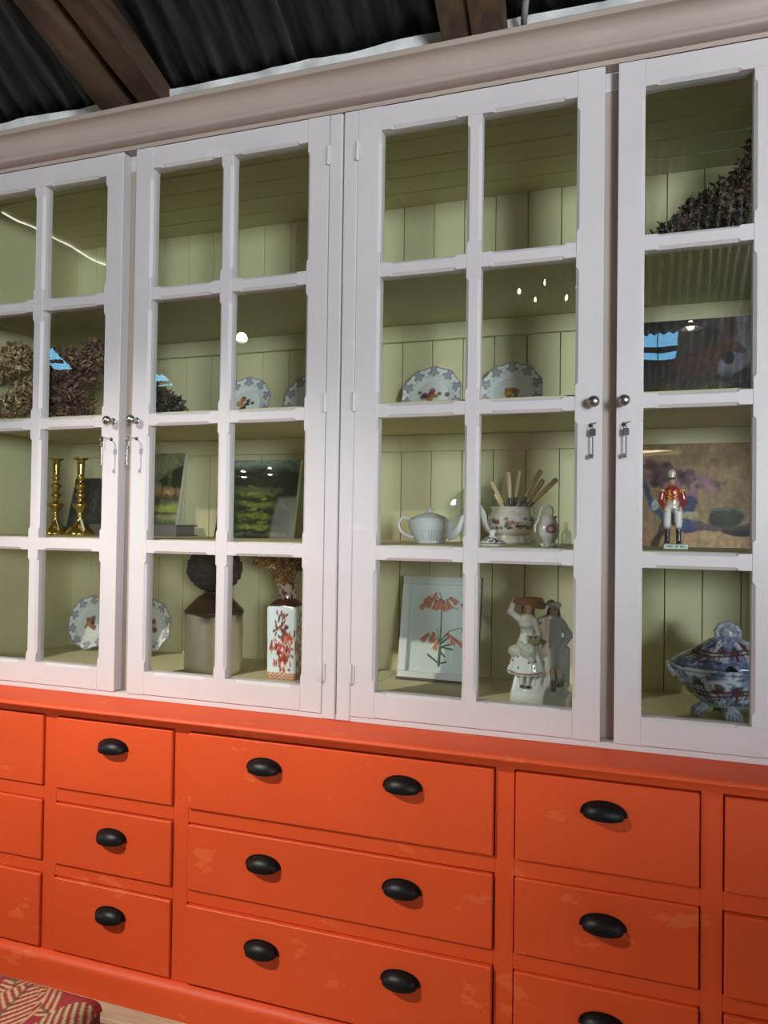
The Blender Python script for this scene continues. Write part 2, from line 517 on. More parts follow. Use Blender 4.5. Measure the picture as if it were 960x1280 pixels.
beam('rafter', 'broader reddish brown rafter of the pair under the corrugated roof', -0.313, 0.055, SL, 0.045, -3.0, 2.47, square=True, wob=0.003)
pur = MB().tube([(X0, -2.66, 3.2), (-4, -2.66, 3.21), (0, -2.66, 3.2), (X1, -2.66, 3.2)], 0.06, 12).build('purlin', M_LOG, smooth=True)
tag(pur, 'round log purlin crossing the room under the roof', 'beam')
pts = [(-0.235, 0.03, 2.49), (-0.226, -0.01, 2.515), (-0.21, -0.06, 2.548), (-0.19, -0.12, 2.58), (-0.165, -0.2, 2.615), (-0.13, -0.3, 2.665)]
cb = MB().tube(pts, 0.008, 8).build('cable', mat('grey_cable', (0.32, 0.32, 0.30), 0.6), smooth=True)
tag(cb, 'pale grey cable curving out over the cornice top', 'cable')

# ------------------------------------------------------------------ the dresser: cornice, ledge, base, glazed units
UL, UM, UR = -2.03, -0.69, 0.63
def extrude_x(prof, xa, xb):
    n = len(prof)
    v = [(xa, a, b) for a, b in prof] + [(xb, a, b) for a, b in prof]
    f = [tuple(range(n)), tuple(range(2 * n - 1, n - 1, -1))] + [(i, (i + 1) % n, n + (i + 1) % n, n + i) for i in range(n)]
    return MB().add(v, f)
prof = [(0.10, 2.345), (0.003, 2.345), (0.002, 2.3555), (-0.026, 2.3565), (-0.0300, 2.359), (-0.0315, 2.3625), (-0.0315, 2.367), (-0.030, 2.371)]
for i in range(9):
    t = i / 8
    prof.append((-0.031 - 0.029 * (1 - math.cos(t * PI / 2)) * 1.0, 2.372 + 0.046 * math.sin(t * PI / 2) ** 0.9))
prof += [(-0.0625, 2.419), (-0.0625, 2.432), (-0.058, 2.436), (0.10, 2.44)]
tag(extrude_x(prof, UL - 0.05, UR + 0.03).build('cornice', M_CORN, smooth=35), 'beige painted cornice moulding running along the top of the glazed cabinets', 'cornice')

prof = [(0.58, 0.7507), (0.58, 0.775), (-0.118, 0.775), (-0.124, 0.7735), (-0.128, 0.770), (-0.129, 0.766), (-0.127, 0.7625), (-0.122, 0.7605), (-0.106, 0.7598), (-0.099, 0.758), (-0.0955, 0.753), (-0.0940, 0.746), (-0.0925, 0.738), (-0.0885, 0.7375), (-0.0885, 0.7507)]
tag(extrude_x(prof, UL, UR).build('worktop_ledge', M_ORANGE, smooth=35), 'orange red painted ledge with a rounded nosing on top of the drawers', 'worktop')

FY = -0.088          # face frame front
base = empty('drawer_cabinet', ((UL + UR) / 2, 0.2, 0.0), 'long orange red base cabinet with rows of drawers and black cup handles', 'cabinet')
cols = [(-1.962, -1.5253), (-1.484, -1.1033), (-1.0598, -0.2642), (-0.2214, 0.1607), (0.2028, 0.575)]
rows = [(0.537, 0.735), (0.329, 0.499), (0.092, 0.294)]
xe = [UL] + [c for q in cols for c in q] + [UR]
for i in range(0, len(xe), 2):
    MB().box(xe[i], xe[i + 1], FY, FY + 0.03, 0.0865, 0.7505, 0.001).build('frame_stile', M_ORANGE, base)
for xa, xb in cols:
    for za, zb in ((0.735, 0.7505), (0.499, 0.537), (0.294, 0.329), (0.0865, 0.092)):
        MB().box(xa, xb, FY + 0.0005, FY + 0.03, za, zb, 0.001).build('frame_rail', M_ORANGE, base)
MB().box(UL, UR, FY + 0.03, 0.57, 0.02, 0.12).box(UL, UL + 0.02, FY + 0.03, 0.57, 0.12, 0.75).box(UR - 0.02, UR, FY + 0.03, 0.57, 0.12, 0.75).box(UL + 0.02, UR - 0.02, 0.55, 0.57, 0.12, 0.75).build('carcass', M_ORANGE, base)
extrude_x([(0.4, 0.0), (-0.108, 0.0), (-0.108, 0.066), (-0.106, 0.074), (-0.1, 0.080), (-0.092, 0.0845), (-0.086, 0.086), (0.4, 0.086)], UL, UR).build('plinth', M_ORANGE, base, smooth=35)

def cup_pull():
    mb = MB()
    rx, rz, ry = 0.043, 0.0275, 0.026
    na, nb = 18, 10
    for s_, yo in ((1.0, 0.0), (0.93, 0.0)):
        v = []
        for i in range(na + 1):
            a = PI * i / na
            for j in range(nb + 1):
                ph = math.radians(104) * j / nb
                e = math.sin(a) ** 0.75
                v.append((-rx * s_ * math.cos(a), -ry * s_ * e * math.sin(ph) - 0.0015, rz * s_ * e * math.cos(ph)))
        f = []
        for i in range(na):
            for j in range(nb):
                p = i * (nb + 1) + j
                f.append((p, p + 1, p + nb + 2, p + nb + 1))
        mb.add(v, f)
    n0 = (na + 1) * (nb + 1)
    for i in range(na):          # lip joining outer and inner shells
        p = i * (nb + 1) + nb
        mb.f.append((p, p + nb + 1, p + nb + 1 + n0, p + n0))
    v = []                        # flange
    for i in range(na + 1):
        a = PI * i / na
        for s_ in (0.9, 1.13):
            for yy in (0.0, -0.003):
                v.append((-rx * s_ * math.cos(a), yy, rz * s_ * math.sin(a) ** 0.8 - 0.001))
    f = []
    for i in range(na):
        p = i * 4
        f += [(p + 1, p + 3, p + 7, p + 5), (p + 2, p + 6, p + 7, p + 3), (p, p + 4, p + 6, p + 2), (p, p + 1, p + 5, p + 4)]
    mb.add(v, f)
    return mb
CUP = cup_pull().mesh('cup_handle', M_BLACK, smooth=45)
for ci, (xa, xb) in enumerate(cols):
    w = xb - xa
    for ri, (za, zb) in enumerate(rows):
        g = 0.003
        tilt = random.uniform(-0.0012, 0.0012)
        proud = 0.008 + random.uniform(-0.0015, 0.003)
        d = MB().box(xa + g, xb - g, FY - proud, FY + 0.10, za + g * 0.8 + tilt, zb - g * 0.8 + tilt, 0.0022).build('drawer', M_ORANGE, base)
        cz = (0.789, 0.548, 0.340)[ri] - 0.12
        cz = (0.664, 0.424, 0.216)[ri]
        if ci == 2: xs_ = [-0.838, -0.479]
        elif ci == 0: xs_ = [-1.737]
        else: xs_ = [(-1.290 if ci == 1 else -0.031 if ci == 3 else 0.39)]
        for cx in xs_:
            loc = Vector((cx, FY - proud, cz))
            c = link('cup_handle', CUP, d, loc - WL[d.name]); WL[c.name] = loc
print('base done')

# glazed units
ZT, ZB = 2.3412, 0.7912
ROWZ = [(1.941, 2.280), (1.5815, 1.905), (1.225, 1.5476), (0.855, 1.188)]
SHELF3, FLOORZ, SHELF2, SHELF1 = 1.226, 0.80, 1.592, 1.952
HINGE = MB().lathe([(0.0045, 0), (0.0055, 0.004), (0.0055, 0.046), (0.0045, 0.05)], 10).box(-0.010, 0.010, 0.0, 0.003, 0.003, 0.047).mesh('hinge', M_WHITE, smooth=40)
kprof = [(0.0095, 0), (0.0095, 0.002), (0.0055, 0.005), (0.0048, 0.014), (0.0075, 0.018), (0.0118, 0.022), (0.0132, 0.027), (0.0118, 0.032), (0.0075, 0.0355), (0.002, 0.037)]
kn = MB().lathe(kprof, 20)
kn.v = [(x_, -z_, y_) for x_, y_, z_ in kn.v]
KNOB = kn.mesh('knob', M_STEEL, smooth=50)

def door(unit, xa, pane_x, xb, knob_side, glass_seed):
    (p0, p1), (p2, p3) = pane_x
    T = 0.034
    rz = ROWZ
    mb = MB()
    allz = [(a, b) for a, b in rz]
    mb.bar('z', ZB, ZT, xa, p0, [], allz, 0, T)
    mb.bar('z', ZB, ZT, p3, xb, allz, [], 0, T)
    mb.bar('x', p0, p3, rz[0][1], ZT, [(p0, p1), (p2, p3)], [], 0.0003, T)
    mb.bar('x', p0, p3, ZB, rz[3][0], [], [(p0, p1), (p2, p3)], 0.0003, T)
    d = mb.build('glazed_door', M_WHITE, unit)
    MB().bar('z', rz[3][0], rz[0][1], p1, p2, allz, allz, 0.0006, T - 0.001).build('muntin', M_WHITE, d)
    for i in range(3):
        z0, z1 = rz[i + 1][1], rz[i][0]
        for a, b in pane_x:
            MB().bar('x', a, b, z0, z1, [(a, b)], [(a, b)], 0.0012, T - 0.001).build('muntin', M_WHITE, d)
    r_ = random.Random(glass_seed)
    for (za, zb) in rz:
        for (a, b) in pane_x:
            e = 0.006
            t1 = r_.uniform(-1, 1) * 0.0011; t2 = r_.uniform(-1, 1) * 0.0011
            v = []
            for yy in (0.0195, 0.0215):
                for (px_, pz_) in ((a - e, za - e), (b + e, za - e), (b + e, zb + e), (a - e, zb + e)):
                    v.append((px_, yy + t1 * (1 if px_ > a else -1) + t2 * (1 if pz_ > za else -1), pz_))
            MB().add(v, [(0, 1, 2, 3), (4, 7, 6, 5), (0, 4, 5, 1), (1, 5, 6, 2), (2, 6, 7, 3), (3, 7, 4, 0)]).build('glass_pane', M_PANE, d)
    hx = xb if knob_side < 0 else xa
    for zz in (2.21, 1.565, 0.872):
        loc = Vector((hx, -0.003, zz))
        h = link('hinge', HINGE, d, loc - WL[d.name]); WL[h.name] = loc
    kx = (xa + 0.017) if knob_side < 0 else (xb - 0.019)
    loc = Vector((kx, 0.0, 1.563))
    o = link('knob', KNOB, d, loc - WL[d.name]); WL[o.name] = loc
    lx = (xa + 0.018) if knob_side < 0 else (xb - 0.024)
    e = MB().lathe([(0.0055, 0), (0.0055, 0.0012), (0.003, 0.0014)], 12)
    e.v = [(lx + x_, -z_, 1.512 + y_) for x_, y_, z_ in e.v]
    e.build('keyhole', M_DARKSTEEL, d)
    return lx

def unit(name, label, xa, xb, doors, left_side, right_side, post):
    u = empty(name, ((xa + xb) / 2, 0.28, 0.775), label, 'cabinet', 'glazed upper cabinets of the dresser')
    # back boards
    nb = round((xb - xa) / 0.1015)
    e = [xa + (xb - xa) * i / nb for i in range(nb + 1)]
    for i in range(nb):
        j = random.uniform(-0.001, 0.001)
        MB().box(e[i] + 0.0012, e[i + 1] - 0.0012, 0.55 + j, 0.566, 0.78, 2.332, 0.0012).build('back_board', M_GREEN, u)
    MB().box(xa, xb, 0.566, 0.572, 0.78, 2.34).build('back_sheet', M_DARKWOOD, u)
    for i in range(5):
        ya = 0.046 + 0.101 * i
        MB().box(xa, xb, ya + 0.0015, ya + 0.0995, 2.325 + random.uniform(0, 0.002), 2.345, 0.002).build('ceiling_board', M_GREEN, u)
    li = 0.018 if left_side else 0; ri = 0.018 if right_side else 0
    for z0, z1 in ((1.93, SHELF1), (1.57, SHELF2), (1.204, SHELF3)):
        MB().box(xa + li, xb - ri, 0.043, 0.549, z0, z1, 0.002).build('shelf', M_GREEN, u)
    for z0, z1 in ((1.876, 1.9295), (1.516, 1.5695)):
        MB().box(xa + li, xb - ri, 0.532, 0.5485, z0, z1, 0.002).build('back_rail', M_GREEN, u)
    MB().box(xa + li, xb - ri, 0.046, 0.549, 0.778, FLOORZ, 0.001).build('bottom_board', M_GREEN, u)
    if left_side: MB().box(xa, xa + 0.018, 0.02, 0.55, 0.778, 2.325).build('side_panel', M_GREEN, u)
    if right_side: MB().box(xb - 0.018, xb, 0.02, 0.55, 0.778, 2.325).build('side_panel', M_GREEN, u)
    f = MB()
    f.box(xa, xb, 0.004, 0.0455, 0.7755, 0.7895, 0.001)
    f.build('sill', M_WHITE, u)
    MB().box(xa, xb, 0.0362, 0.0455, 2.3, 2.3449, 0.0005).build('head_rail', M_WHITE, u)
    for (a, b) in doors['stiles']:
        MB().box(a, b, 0.0, 0.036, 0.7765, 2.3423, 0.0025).build('face_stile', M_WHITE, u)
    MB().box(post[0], post[1], 0.0355, 0.0425, 0.79, 2.2995, 0.001).build('centre_post', M_CORN, u)
    return u

uA = unit('display_cabinet', 'pink white glazed cabinet holding the candlesticks and landscape paintings', UL, UM, dict(stiles=[(-2.03, -1.976), (-0.7286, -0.692)]), True, False, (-1.40, -1.30))
uB = unit('display_cabinet', 'pink white glazed cabinet holding the teapots, botanical print and tureen', UM, UR, dict(stiles=[(-0.688, -0.6506), (0.592, 0.63)]), False, True, (-0.075, 0.02))
lk = []
lk.append(door(uA, -1.974, [(-1.911, -1.689), (-1.652, -1.430)], -1.370, 1, 1))
lk.append(door(uA, -1.3261, [(-1.2699, -1.0476), (-1.0118, -0.7898)], -0.7296, -1, 2))
lk.append(door(uB, -0.6496, [(-0.5862, -0.3636), (-0.3277, -0.1044)], -0.0425, 1, 3))
lk.append(door(uB, -0.0128, [(0.0455, 0.2680), (0.3040, 0.5265)], 0.590, -1, 4))
print('doors done')

# ------------------------------------------------------------------ painted pictures
def grid_panel(w, h, nx, ny, th):
    """front face is a grid in the xz plane at y=0 facing -y, with a body of thickness th behind it"""
    xs = np.linspace(-w / 2, w / 2, nx + 1); zs = np.linspace(0, h, ny + 1)
    X, Z = np.meshgrid(xs, zs)
    v = [(a, 0.0, b) for a, b in zip(X.ravel(), Z.ravel())]
    f = []
    for j in range(ny):
        for i in range(nx):
            p = j * (nx + 1) + i
            f.append((p, p + 1, p + nx + 2, p + nx + 1))
    U = (X.ravel() + w / 2) / w; V = Z.ravel() / h
    return v, f, U, V

def mixc(c, col, m):
    m = np.clip(m, 0, 1)[:, None]
    return c * (1 - m) + np.array(col)[None, :] * m

def ell(U, V, cx, cy, rx, ry, soft=0.15, ang=0.0):
    dx, dy = U - cx, V - cy
    ca, sa = math.cos(ang), math.sin(ang)
    a = (dx * ca + dy * sa) / rx; b = (-dx * sa + dy * ca) / ry
    return np.clip((1 - np.sqrt(a * a + b * b)) / soft, 0, 1)

def seg(U, V, x0, y0, x1, y1, w, asp=1.0):
    dx, dy = x1 - x0, (y1 - y0) * asp
    t = np.clip(((U - x0) * dx + (V - y0) * asp * dy) / (dx * dx + dy * dy), 0, 1)
    d = np.hypot(U - x0 - t * dx, (V - y0) * asp - t * dy)
    return np.clip((w - d) / (w * 0.4) + 0.5, 0, 1)

def p_still(U, V):
    n = fbm(U * 6, V * 6, 1); n2 = fbm(U * 14, V * 14, 2)
    c = np.tile(np.array(srgb(150, 128, 96)), (len(U), 1))
    c = mixc(c, srgb(112, 88, 62), (n - 0.4) * 2.4 * (V > 0.35))
    c = mixc(c, srgb(178, 152, 120), ((0.45 - U) * 1.6) * (V < 0.6))
    c = mixc(c, srgb(182, 150, 116), np.clip((0.24 - V - 0.08 * (U - 0.4)) * 14, 0, 1))
    c = mixc(c, srgb(92, 78, 84), seg(U, V, 0.40, 0.20, 1.0, 0.16, 0.045))
    c = mixc(c, srgb(60, 56, 62), ell(U, V, 0.86, 0.15, 0.16, 0.055))
    for (x_, y_, r) in ((0.16, 0.76, .09), (0.24, 0.70, .11), (0.17, 0.64, .08), (0.32, 0.72, .10), (0.40, 0.64, .10), (0.50, 0.62, .11), (0.60, 0.62, .09), (0.66, 0.58, .07), (0.30, 0.60, .1), (0.52, 0.52, .06), (0.48, 0.70, .06), (0.26, 0.80, .05)):
        e = ell(U + (n2 - 0.5) * 0.11, V + (n - 0.5) * 0.11, x_, y_, r, r * 0.85, 0.3)
        c = mixc(c, srgb(94, 68, 74), e)
        c = mixc(c, srgb(146, 112, 122), e * ((n2 - 0.52) * 7))
        c = mixc(c, srgb(44, 30, 42), e * ((0.42 - n2) * 6))
    c = mixc(c, srgb(52, 70, 104), seg(U, V, 0.12, 0.58, 0.17, 0.42, 0.022))
    c = mixc(c, srgb(70, 92, 128), seg(U, V, 0.17, 0.42, 0.29, 0.24, 0.03))
    c = mixc(c, srgb(190, 200, 206), ell(U, V, 0.20, 0.40, 0.03, 0.05))
    c = mixc(c, srgb(84, 76, 62), seg(U, V, 0.27, 0.24, 0.20, 0.02, 0.022))
    c = mixc(c, srgb(58, 62, 104), ell(U, V, 0.46, 0.40, 0.085, 0.11))
    c = mixc(c, srgb(168, 156, 128), ell(U, V, 0.45, 0.29, 0.10, 0.05))
    c = mixc(c, srgb(66, 74, 122), ell(U, V, 0.44, 0.20, 0.09, 0.075))
    c = mixc(c, srgb(148, 160, 190), ell(U, V, 0.42, 0.23, 0.03, 0.015))
    c = mixc(c, srgb(46, 56, 50), ell(U, V, 0.745, 0.28, 0.145, 0.10))
    c = mixc(c, srgb(92, 104, 92), ell(U, V, 0.745, 0.335, 0.135, 0.036))
    c = mixc(c, srgb(50, 60, 54), ell(U, V, 0.75, 0.325, 0.11, 0.026))
    return c * (0.82 + 0.36 * fbm(U * 30, V * 30, 9))[:, None]

def p_tree(U, V):
    n = fbm(U * 7, V * 7, 21); n2 = fbm(U * 18, V * 12, 22)
    c = np.tile(np.array(srgb(132, 128, 98)), (len(U), 1))
    c = mixc(c, srgb(96, 122, 108), ell(U, V, 0.66, 0.62, 0.22, 0.16, 0.6) * (0.4 + n))
    c = mixc(c, srgb(112, 110, 82), (n - 0.45) * 3 * (V > 0.6))
    c = mixc(c, srgb(150, 124, 88), np.clip((0.56 - V) * 14, 0, 1))
    c = mixc(c, srgb(84, 80, 58), np.clip((0.40 - V + 0.03 * n) * 20, 0, 1))
    for (x_, y_, rx, ry) in ((0.88, 0.66, .16, .13), (0.95, 0.76, .12, .10), (0.78, 0.60, .12, .10), (0.92, 0.55, .16, .08)):
        e = ell(U + (n2 - 0.5) * 0.14, V + (n - 0.5) * 0.14, x_, y_, rx, ry, 0.3)
        c = mixc(c, srgb(38, 46, 30), e); c = mixc(c, srgb(96, 100, 54), e * ((n2 - 0.56) * 7))
    for x_ in (0.74, 0.83, 0.93): c = mixc(c, srgb(120, 84, 50), seg(U, V, x_, 0.38, x_ + 0.01, 0.52, 0.012))
    c = mixc(c, srgb(198, 160, 104), ell(U, V, 0.86, 0.44, 0.05, 0.035)); c = mixc(c, srgb(176, 140, 100), ell(U, V, 0.79, 0.44, 0.03, 0.02))
    c = mixc(c, srgb(140, 148, 62), np.clip((0.285 - V + 0.03 * n) * 18, 0, 1))
    c = mixc(c, srgb(104, 124, 50), np.clip((0.20 - V) * 14, 0, 1) * (0.3 + n))
    c = mixc(c, srgb(70, 62, 54), seg(U, V, 0.5, 0.135, 1.0, 0.15, 0.022) * (0.4 + n))
    c = mixc(c, srgb(134, 128, 104), seg(U, V, 0.4, 0.095, 1.0, 0.10, 0.02))
    c = mixc(c, srgb(66, 84, 52), np.clip((0.07 - V) * 20, 0, 1) * (0.5 + n2))
    return c * (0.78 + 0.44 * fbm(U * 34, V * 30, 29))[:, None]

def p_garden(U, V):
    n = fbm(U * 6, V * 9, 31); n2 = fbm(U * 12, V * 22, 32)
    c = np.tile(np.array(srgb(40, 46, 28)), (len(U), 1))
    c = mixc(c, srgb(104, 122, 112), np.clip((V - 0.84 + 0.08 * (n - 0.5)) * 14, 0, 1))
    c = mixc(c, srgb(134, 146, 132), np.clip((V - 0.88) * 12, 0, 1) * ((n2 - 0.45) * 5))
    c = mixc(c, srgb(46, 52, 34), ((n2 - 0.5) * 5) * (V < 0.84))
    band = 0.5 + 0.5 * np.sin(V * 42 + 2.5 * n + U * 2)
    mid = np.clip(1 - np.abs(U - 0.48 + 0.1 * (V - 0.4)) / (0.36 - 0.10 * V), 0, 1) * (V < 0.66) * (V > 0.1)
    c = mixc(c, srgb(96, 116, 42), mid * 2.4 * (band ** 1.5) * (0.35 + n))
    c = mixc(c, srgb(128, 140, 62), mid * 2 * ((band - 0.6) * 2.5) * ((n2 - 0.45) * 4))
    c = mixc(c, srgb(84, 92, 70), seg(U, V, 0.0, 0.63, 0.8, 0.60, 0.03) * (0.3 + n2))
    c = mixc(c, srgb(46, 70, 56), ell(U, V, 0.85, 0.42, 0.16, 0.14, 0.7) * (0.3 + n2)); c = mixc(c, srgb(48, 66, 58), ell(U, V, 0.08, 0.45, 0.16, 0.16, 0.7) * (0.3 + n2))
    c = mixc(c, srgb(24, 26, 22), ell(U, V, 0.12, 0.25, 0.16, 0.3, 0.6)); c = mixc(c, srgb(28, 28, 24), ell(U, V, 0.82, 0.2, 0.2, 0.2, 0.7))
    c = mixc(c, srgb(88, 90, 66), seg(U, V, 0.2, 0.05, 0.9, 0.04, 0.02) * (0.3 + n2))
    return c * (0.7 + 0.6 * fbm(U * 26, V * 34, 39))[:, None]

def p_dark(U, V):
    n = fbm(U * 6, V * 7, 41); n2 = fbm(U * 15, V * 15, 42)
    c = np.tile(np.array(srgb(30, 30, 32)), (len(U), 1))
    c = mixc(c, srgb(66, 66, 68), (n - 0.5) * 4); c = mixc(c, srgb(92, 90, 88), ell(U, V, 0.62, 0.5, 0.2, 0.3, 0.8) * ((n2 - 0.5) * 4))
    return c

def p_horse(U, V):
    n = fbm(U * 5, V * 5, 51); n2 = fbm(U * 14, V * 12, 52)
    c = np.tile(np.array(srgb(34, 28, 26)), (len(U), 1))
    c = mixc(c, srgb(64, 56, 50), (n - 0.42) * 3)
    c = mixc(c, srgb(98, 80, 48), np.clip((0.36 - V + 0.1 * (n - 0.5)) * 8, 0, 1) * (0.35 + n))
    sky = np.clip((U - 0.62) * 8, 0, 1) * np.clip((V - 0.44) * 10, 0, 1)
    c = mixc(c, srgb(112, 114, 122), sky)
    c = mixc(c, srgb(104, 106, 116), ell(U, V, 0.70, 0.50, 0.11, 0.13, 0.2))
    brown = srgb(66, 40, 26)
    for a in ((0.44, 0.52, 0.20, 0.11, 0.1), (0.58, 0.62, 0.13, 0.10, 0.7), (0.68, 0.74, 0.08, 0.17, -0.3), (0.76, 0.68, 0.10, 0.06, -0.7), (0.72, 0.92, 0.06, 0.14, 0.1)):
        c = mixc(c, brown, ell(U, V, a[0], a[1], a[2], a[3], 0.25, a[4]) * (0.7 + 0.5 * n))
    for x_ in (0.34, 0.41, 0.55, 0.59): c = mixc(c, srgb(58, 38, 26), seg(U, V, x_, 0.5, x_ + 0.01, 0.08, 0.016))
    c = mixc(c, srgb(26, 20, 18), ell(U, V, 0.70, 0.58, 0.05, 0.08)); c = mixc(c, srgb(30, 26, 24), np.clip((0.40 - V - 0.5 * (U - 0.9)) * 10, 0, 1) * np.clip((U - 0.62) * 9, 0, 1))
    return c * (0.72 + 0.56 * fbm(U * 24, V * 24, 59))[:, None]

def p_botanical(U, V):
    c = np.tile(np.array(srgb(214, 222, 222)), (len(U), 1))
    A = 1.42
    gr, lg = srgb(62, 84, 62), srgb(96, 118, 92)
    def S(x0, y0, x1, y1, w, col=gr):
        nonlocal c
        c = mixc(c, col, seg(U, V, x0, y0, x1, y1, w, A))
    S(0.53, 0.10, 0.52, 0.80, 0.011, srgb(110, 108, 84)); S(0.52, 0.10, 0.53, 0.30, 0.022)
    for a in ((0.53, .80, .42, .86), (0.42, .86, .30, .82), (0.53, .80, .62, .84), (0.62, .84, .70, .80), (0.53, .80, .78, .72), (0.53, .80, .47, .90), (0.52, .36, .40, .46), (0.52, .36, .30, .42), (0.53, .36, .66, .48), (0.66, .48, .82, .52), (0.53, .36, .60, .44), (0.52, .36, .46, .50)):
        S(*a, 0.007, lg)
    for a in ((0.53, .30, .72, .28), (0.52, .12, .34, .21), (0.53, .12, .63, .14), (0.53, .30, .70, .34), (0.52, .26, .60, .20), (0.52, .34, .44, .30), (0.53, .33, .66, .42)):
        S(*a, 0.014)
    def bell(x, y, ang, L, W):
        nonlocal c
        dx, dy = U - x, (V - y) * A
        ca, sa = math.cos(ang), math.sin(ang)
        t = (dx * ca + dy * sa) / L; q = (-dx * sa + dy * ca)
        wd = W * (0.25 + 0.75 * np.clip(t, 0, 1) ** 0.8) * (1 - 0.3 * np.abs(np.sin(t * 3)) * (t > 0.8))
        mk_ = (t > 0) & (t < 1 - 0.16 * np.abs(np.sin(q / W * 4.5))) & (np.abs(q) < wd)
        sh = 0.5 + 0.5 * np.sin(q / W * 7)
        c = mixc(c, srgb(190, 104, 84), mk_ * 1.0)
        c = mixc(c, srgb(222, 162, 140), mk_ * sh * 0.7)
        c = mixc(c, srgb(120, 46, 36), mk_ * np.clip((0.3 - t) * 2.4, 0, 1))
    for a in ((0.42, .90, -1.9, .17, .055), (0.33, .86, -2.3, .16, .05), (0.36, .83, -2.0, .18, .055), (0.30, .80, -2.35, .20, .055), (0.44, .82, -1.8, .19, .06), (0.50, .84, -1.75, .20, .055), (0.54, .82, -1.45, .20, .06), (0.60, .82, -1.2, .17, .05), (0.64, .86, -0.75, .18, .055), (0.82, .79, -0.85, .17, .055), (0.34, .44, -2.3, .19, .055), (0.42, .46, -1.75, .20, .065), (0.50, .36, -2.0, .17, .055), (0.62, .46, -0.9, .12, .05), (0.72, .42, -1.6, .15, .05), (0.74, .40, -0.65, .26, .05), (0.85, .52, -0.9, .18, .055)):
        bell(*a)
    return c

def picture(name, label, loc, w, h, func, res, lean, th=0.018, rz=0.0, edge=None, frame=None):
    t = empty(name, loc, label, 'picture' if 'print' in name else 'painting', rot=(-math.radians(lean), 0, rz))
    m0 = 0.0 if frame is None else frame - 0.004
    v, f, U, V = grid_panel(w - 2 * m0, h - 2 * m0, res, int(res * h / w), th)
    v = [(a, b, z + m0) for a, b, z in v]
    if 'print' not in name:          # loose brush edges
        w1, w2 = fbm(U * 13, V * 13, 201, 2), fbm(U * 13, V * 13, 202, 2)
        U, V = U + 0.05 * (w1 - 0.5), V + 0.05 * (w2 - 0.5)
    MB().add(v, f).build('painted_face', M_PAINTING if frame is None else M_PRINT, t, local=True, paint=func(U, V) * (1.0 if frame else (0.72 + 0.56 * fbm(U * 46, V * 18, 203, 2))[:, None]), fix=False)
    MB().box(-w / 2 + m0, w / 2 - m0, 0.0006, th, m0, h - m0).build('stretcher' if frame is None else 'backing', edge or M_CANVASBACK, t, local=True)
    return t

picture('canvas_painting', 'still life painting of purple flowers and a dark green bowl', (0.19, 0.43, SHELF3), 0.335, 0.305, p_still, 120, 15)
picture('canvas_painting', 'landscape painting of a dark tree standing on a low book', (-1.634, 0.452, SHELF3 + 0.041), 0.30, 0.262, p_tree, 100, 12)
picture('canvas_painting', 'dark green garden landscape painting leaning on the shelf wall', (-1.165, 0.42, SHELF3), 0.29, 0.272, p_garden, 110, 13)
picture('canvas_painting', 'small near black picture standing behind the brass candlesticks', (-1.868, 0.44, SHELF3), 0.165, 0.215, p_dark, 50, 14, edge=M_DARKWOOD)
picture('canvas_painting', 'dark brown painting of a horse on the shelf below dried flowers', (0.215, 0.46, SHELF2), 0.34, 0.285, p_horse, 110, 8, edge=M_DARKWOOD)
bk = empty('book', (-1.62, 0.46, SHELF3), 'thick grey brown book lying under the tree landscape painting', 'book')
MB().box(-1.795, -1.452, 0.402, 0.520, SHELF3 + 0.0045, SHELF3 + 0.0355).build('pages', mat('old_pages', (0.16, 0.145, 0.125), 0.9), bk)
M_BOOK = mat('book_cloth', (0.105, 0.092, 0.085), 0.6, var=0.2)
MB().box(-1.80, -1.440, 0.396, 0.524, SHELF3, SHELF3 + 0.0045, 0.001).build('cover', M_BOOK, bk)
MB().box(-1.80, -1.440, 0.396, 0.524, SHELF3 + 0.0355, SHELF3 + 0.04, 0.001).build('cover', M_BOOK, bk)
MB().box(-1.80, -1.440, 0.392, 0.3965, SHELF3, SHELF3 + 0.04, 0.001).build('spine', M_BOOK, bk)
MB().box(-1.60, -1.535, 0.3912, 0.3922, SHELF3 + 0.004, SHELF3 + 0.036).build('spine_label', mat('red_label', (0.34, 0.10, 0.085), 0.6), bk)

# framed botanical print
fp = picture('framed_print', 'white framed botanical print of drooping orange bell flowers', (-0.533, 0.425, FLOORZ), 0.246, 0.322, p_botanical, 150, 12, th=0.014, frame=0.026, edge=M_DARKWOOD)
for o in fp.children:
    o.location.y += 0.006
M_FR = mat('frame_white', (0.60, 0.63, 0.61), 0.5, var=0.05)
w, h = 0.246, 0.322
def frame_bar(a, b, c_, d_, horiz):
    mb = MB()
    mb.box(a, b, -0.010, 0.018, c_, d_, 0.002)
    return mb.build('frame_bar', M_FR, fp, local=True)
frame_bar(-w / 2, w / 2, h - 0.026, h, True); frame_bar(-w / 2, w / 2, 0.007, 0.026, True)
frame_bar(-w / 2, -w / 2 + 0.026, 0.0262, h - 0.0262, False); frame_bar(w / 2 - 0.026, w / 2, 0.0262, h - 0.0262, False)
MB().box(-w / 2 - 0.002, w / 2 + 0.002, -0.009, 0.019, 0.0, 0.0068).build('frame_foot', M_DARKWOOD, fp, local=True)
MB().box(-w / 2 - 0.003, w / 2 + 0.003, 0.0185, 0.023, 0.0, h + 0.003).build('back_board', M_DARKWOOD, fp, local=True)
MB().box(-w / 2 + 0.024, w / 2 - 0.024, -0.003, -0.0015, 0.024, h - 0.024).build('glass_pane', M_PANE, fp, local=True)

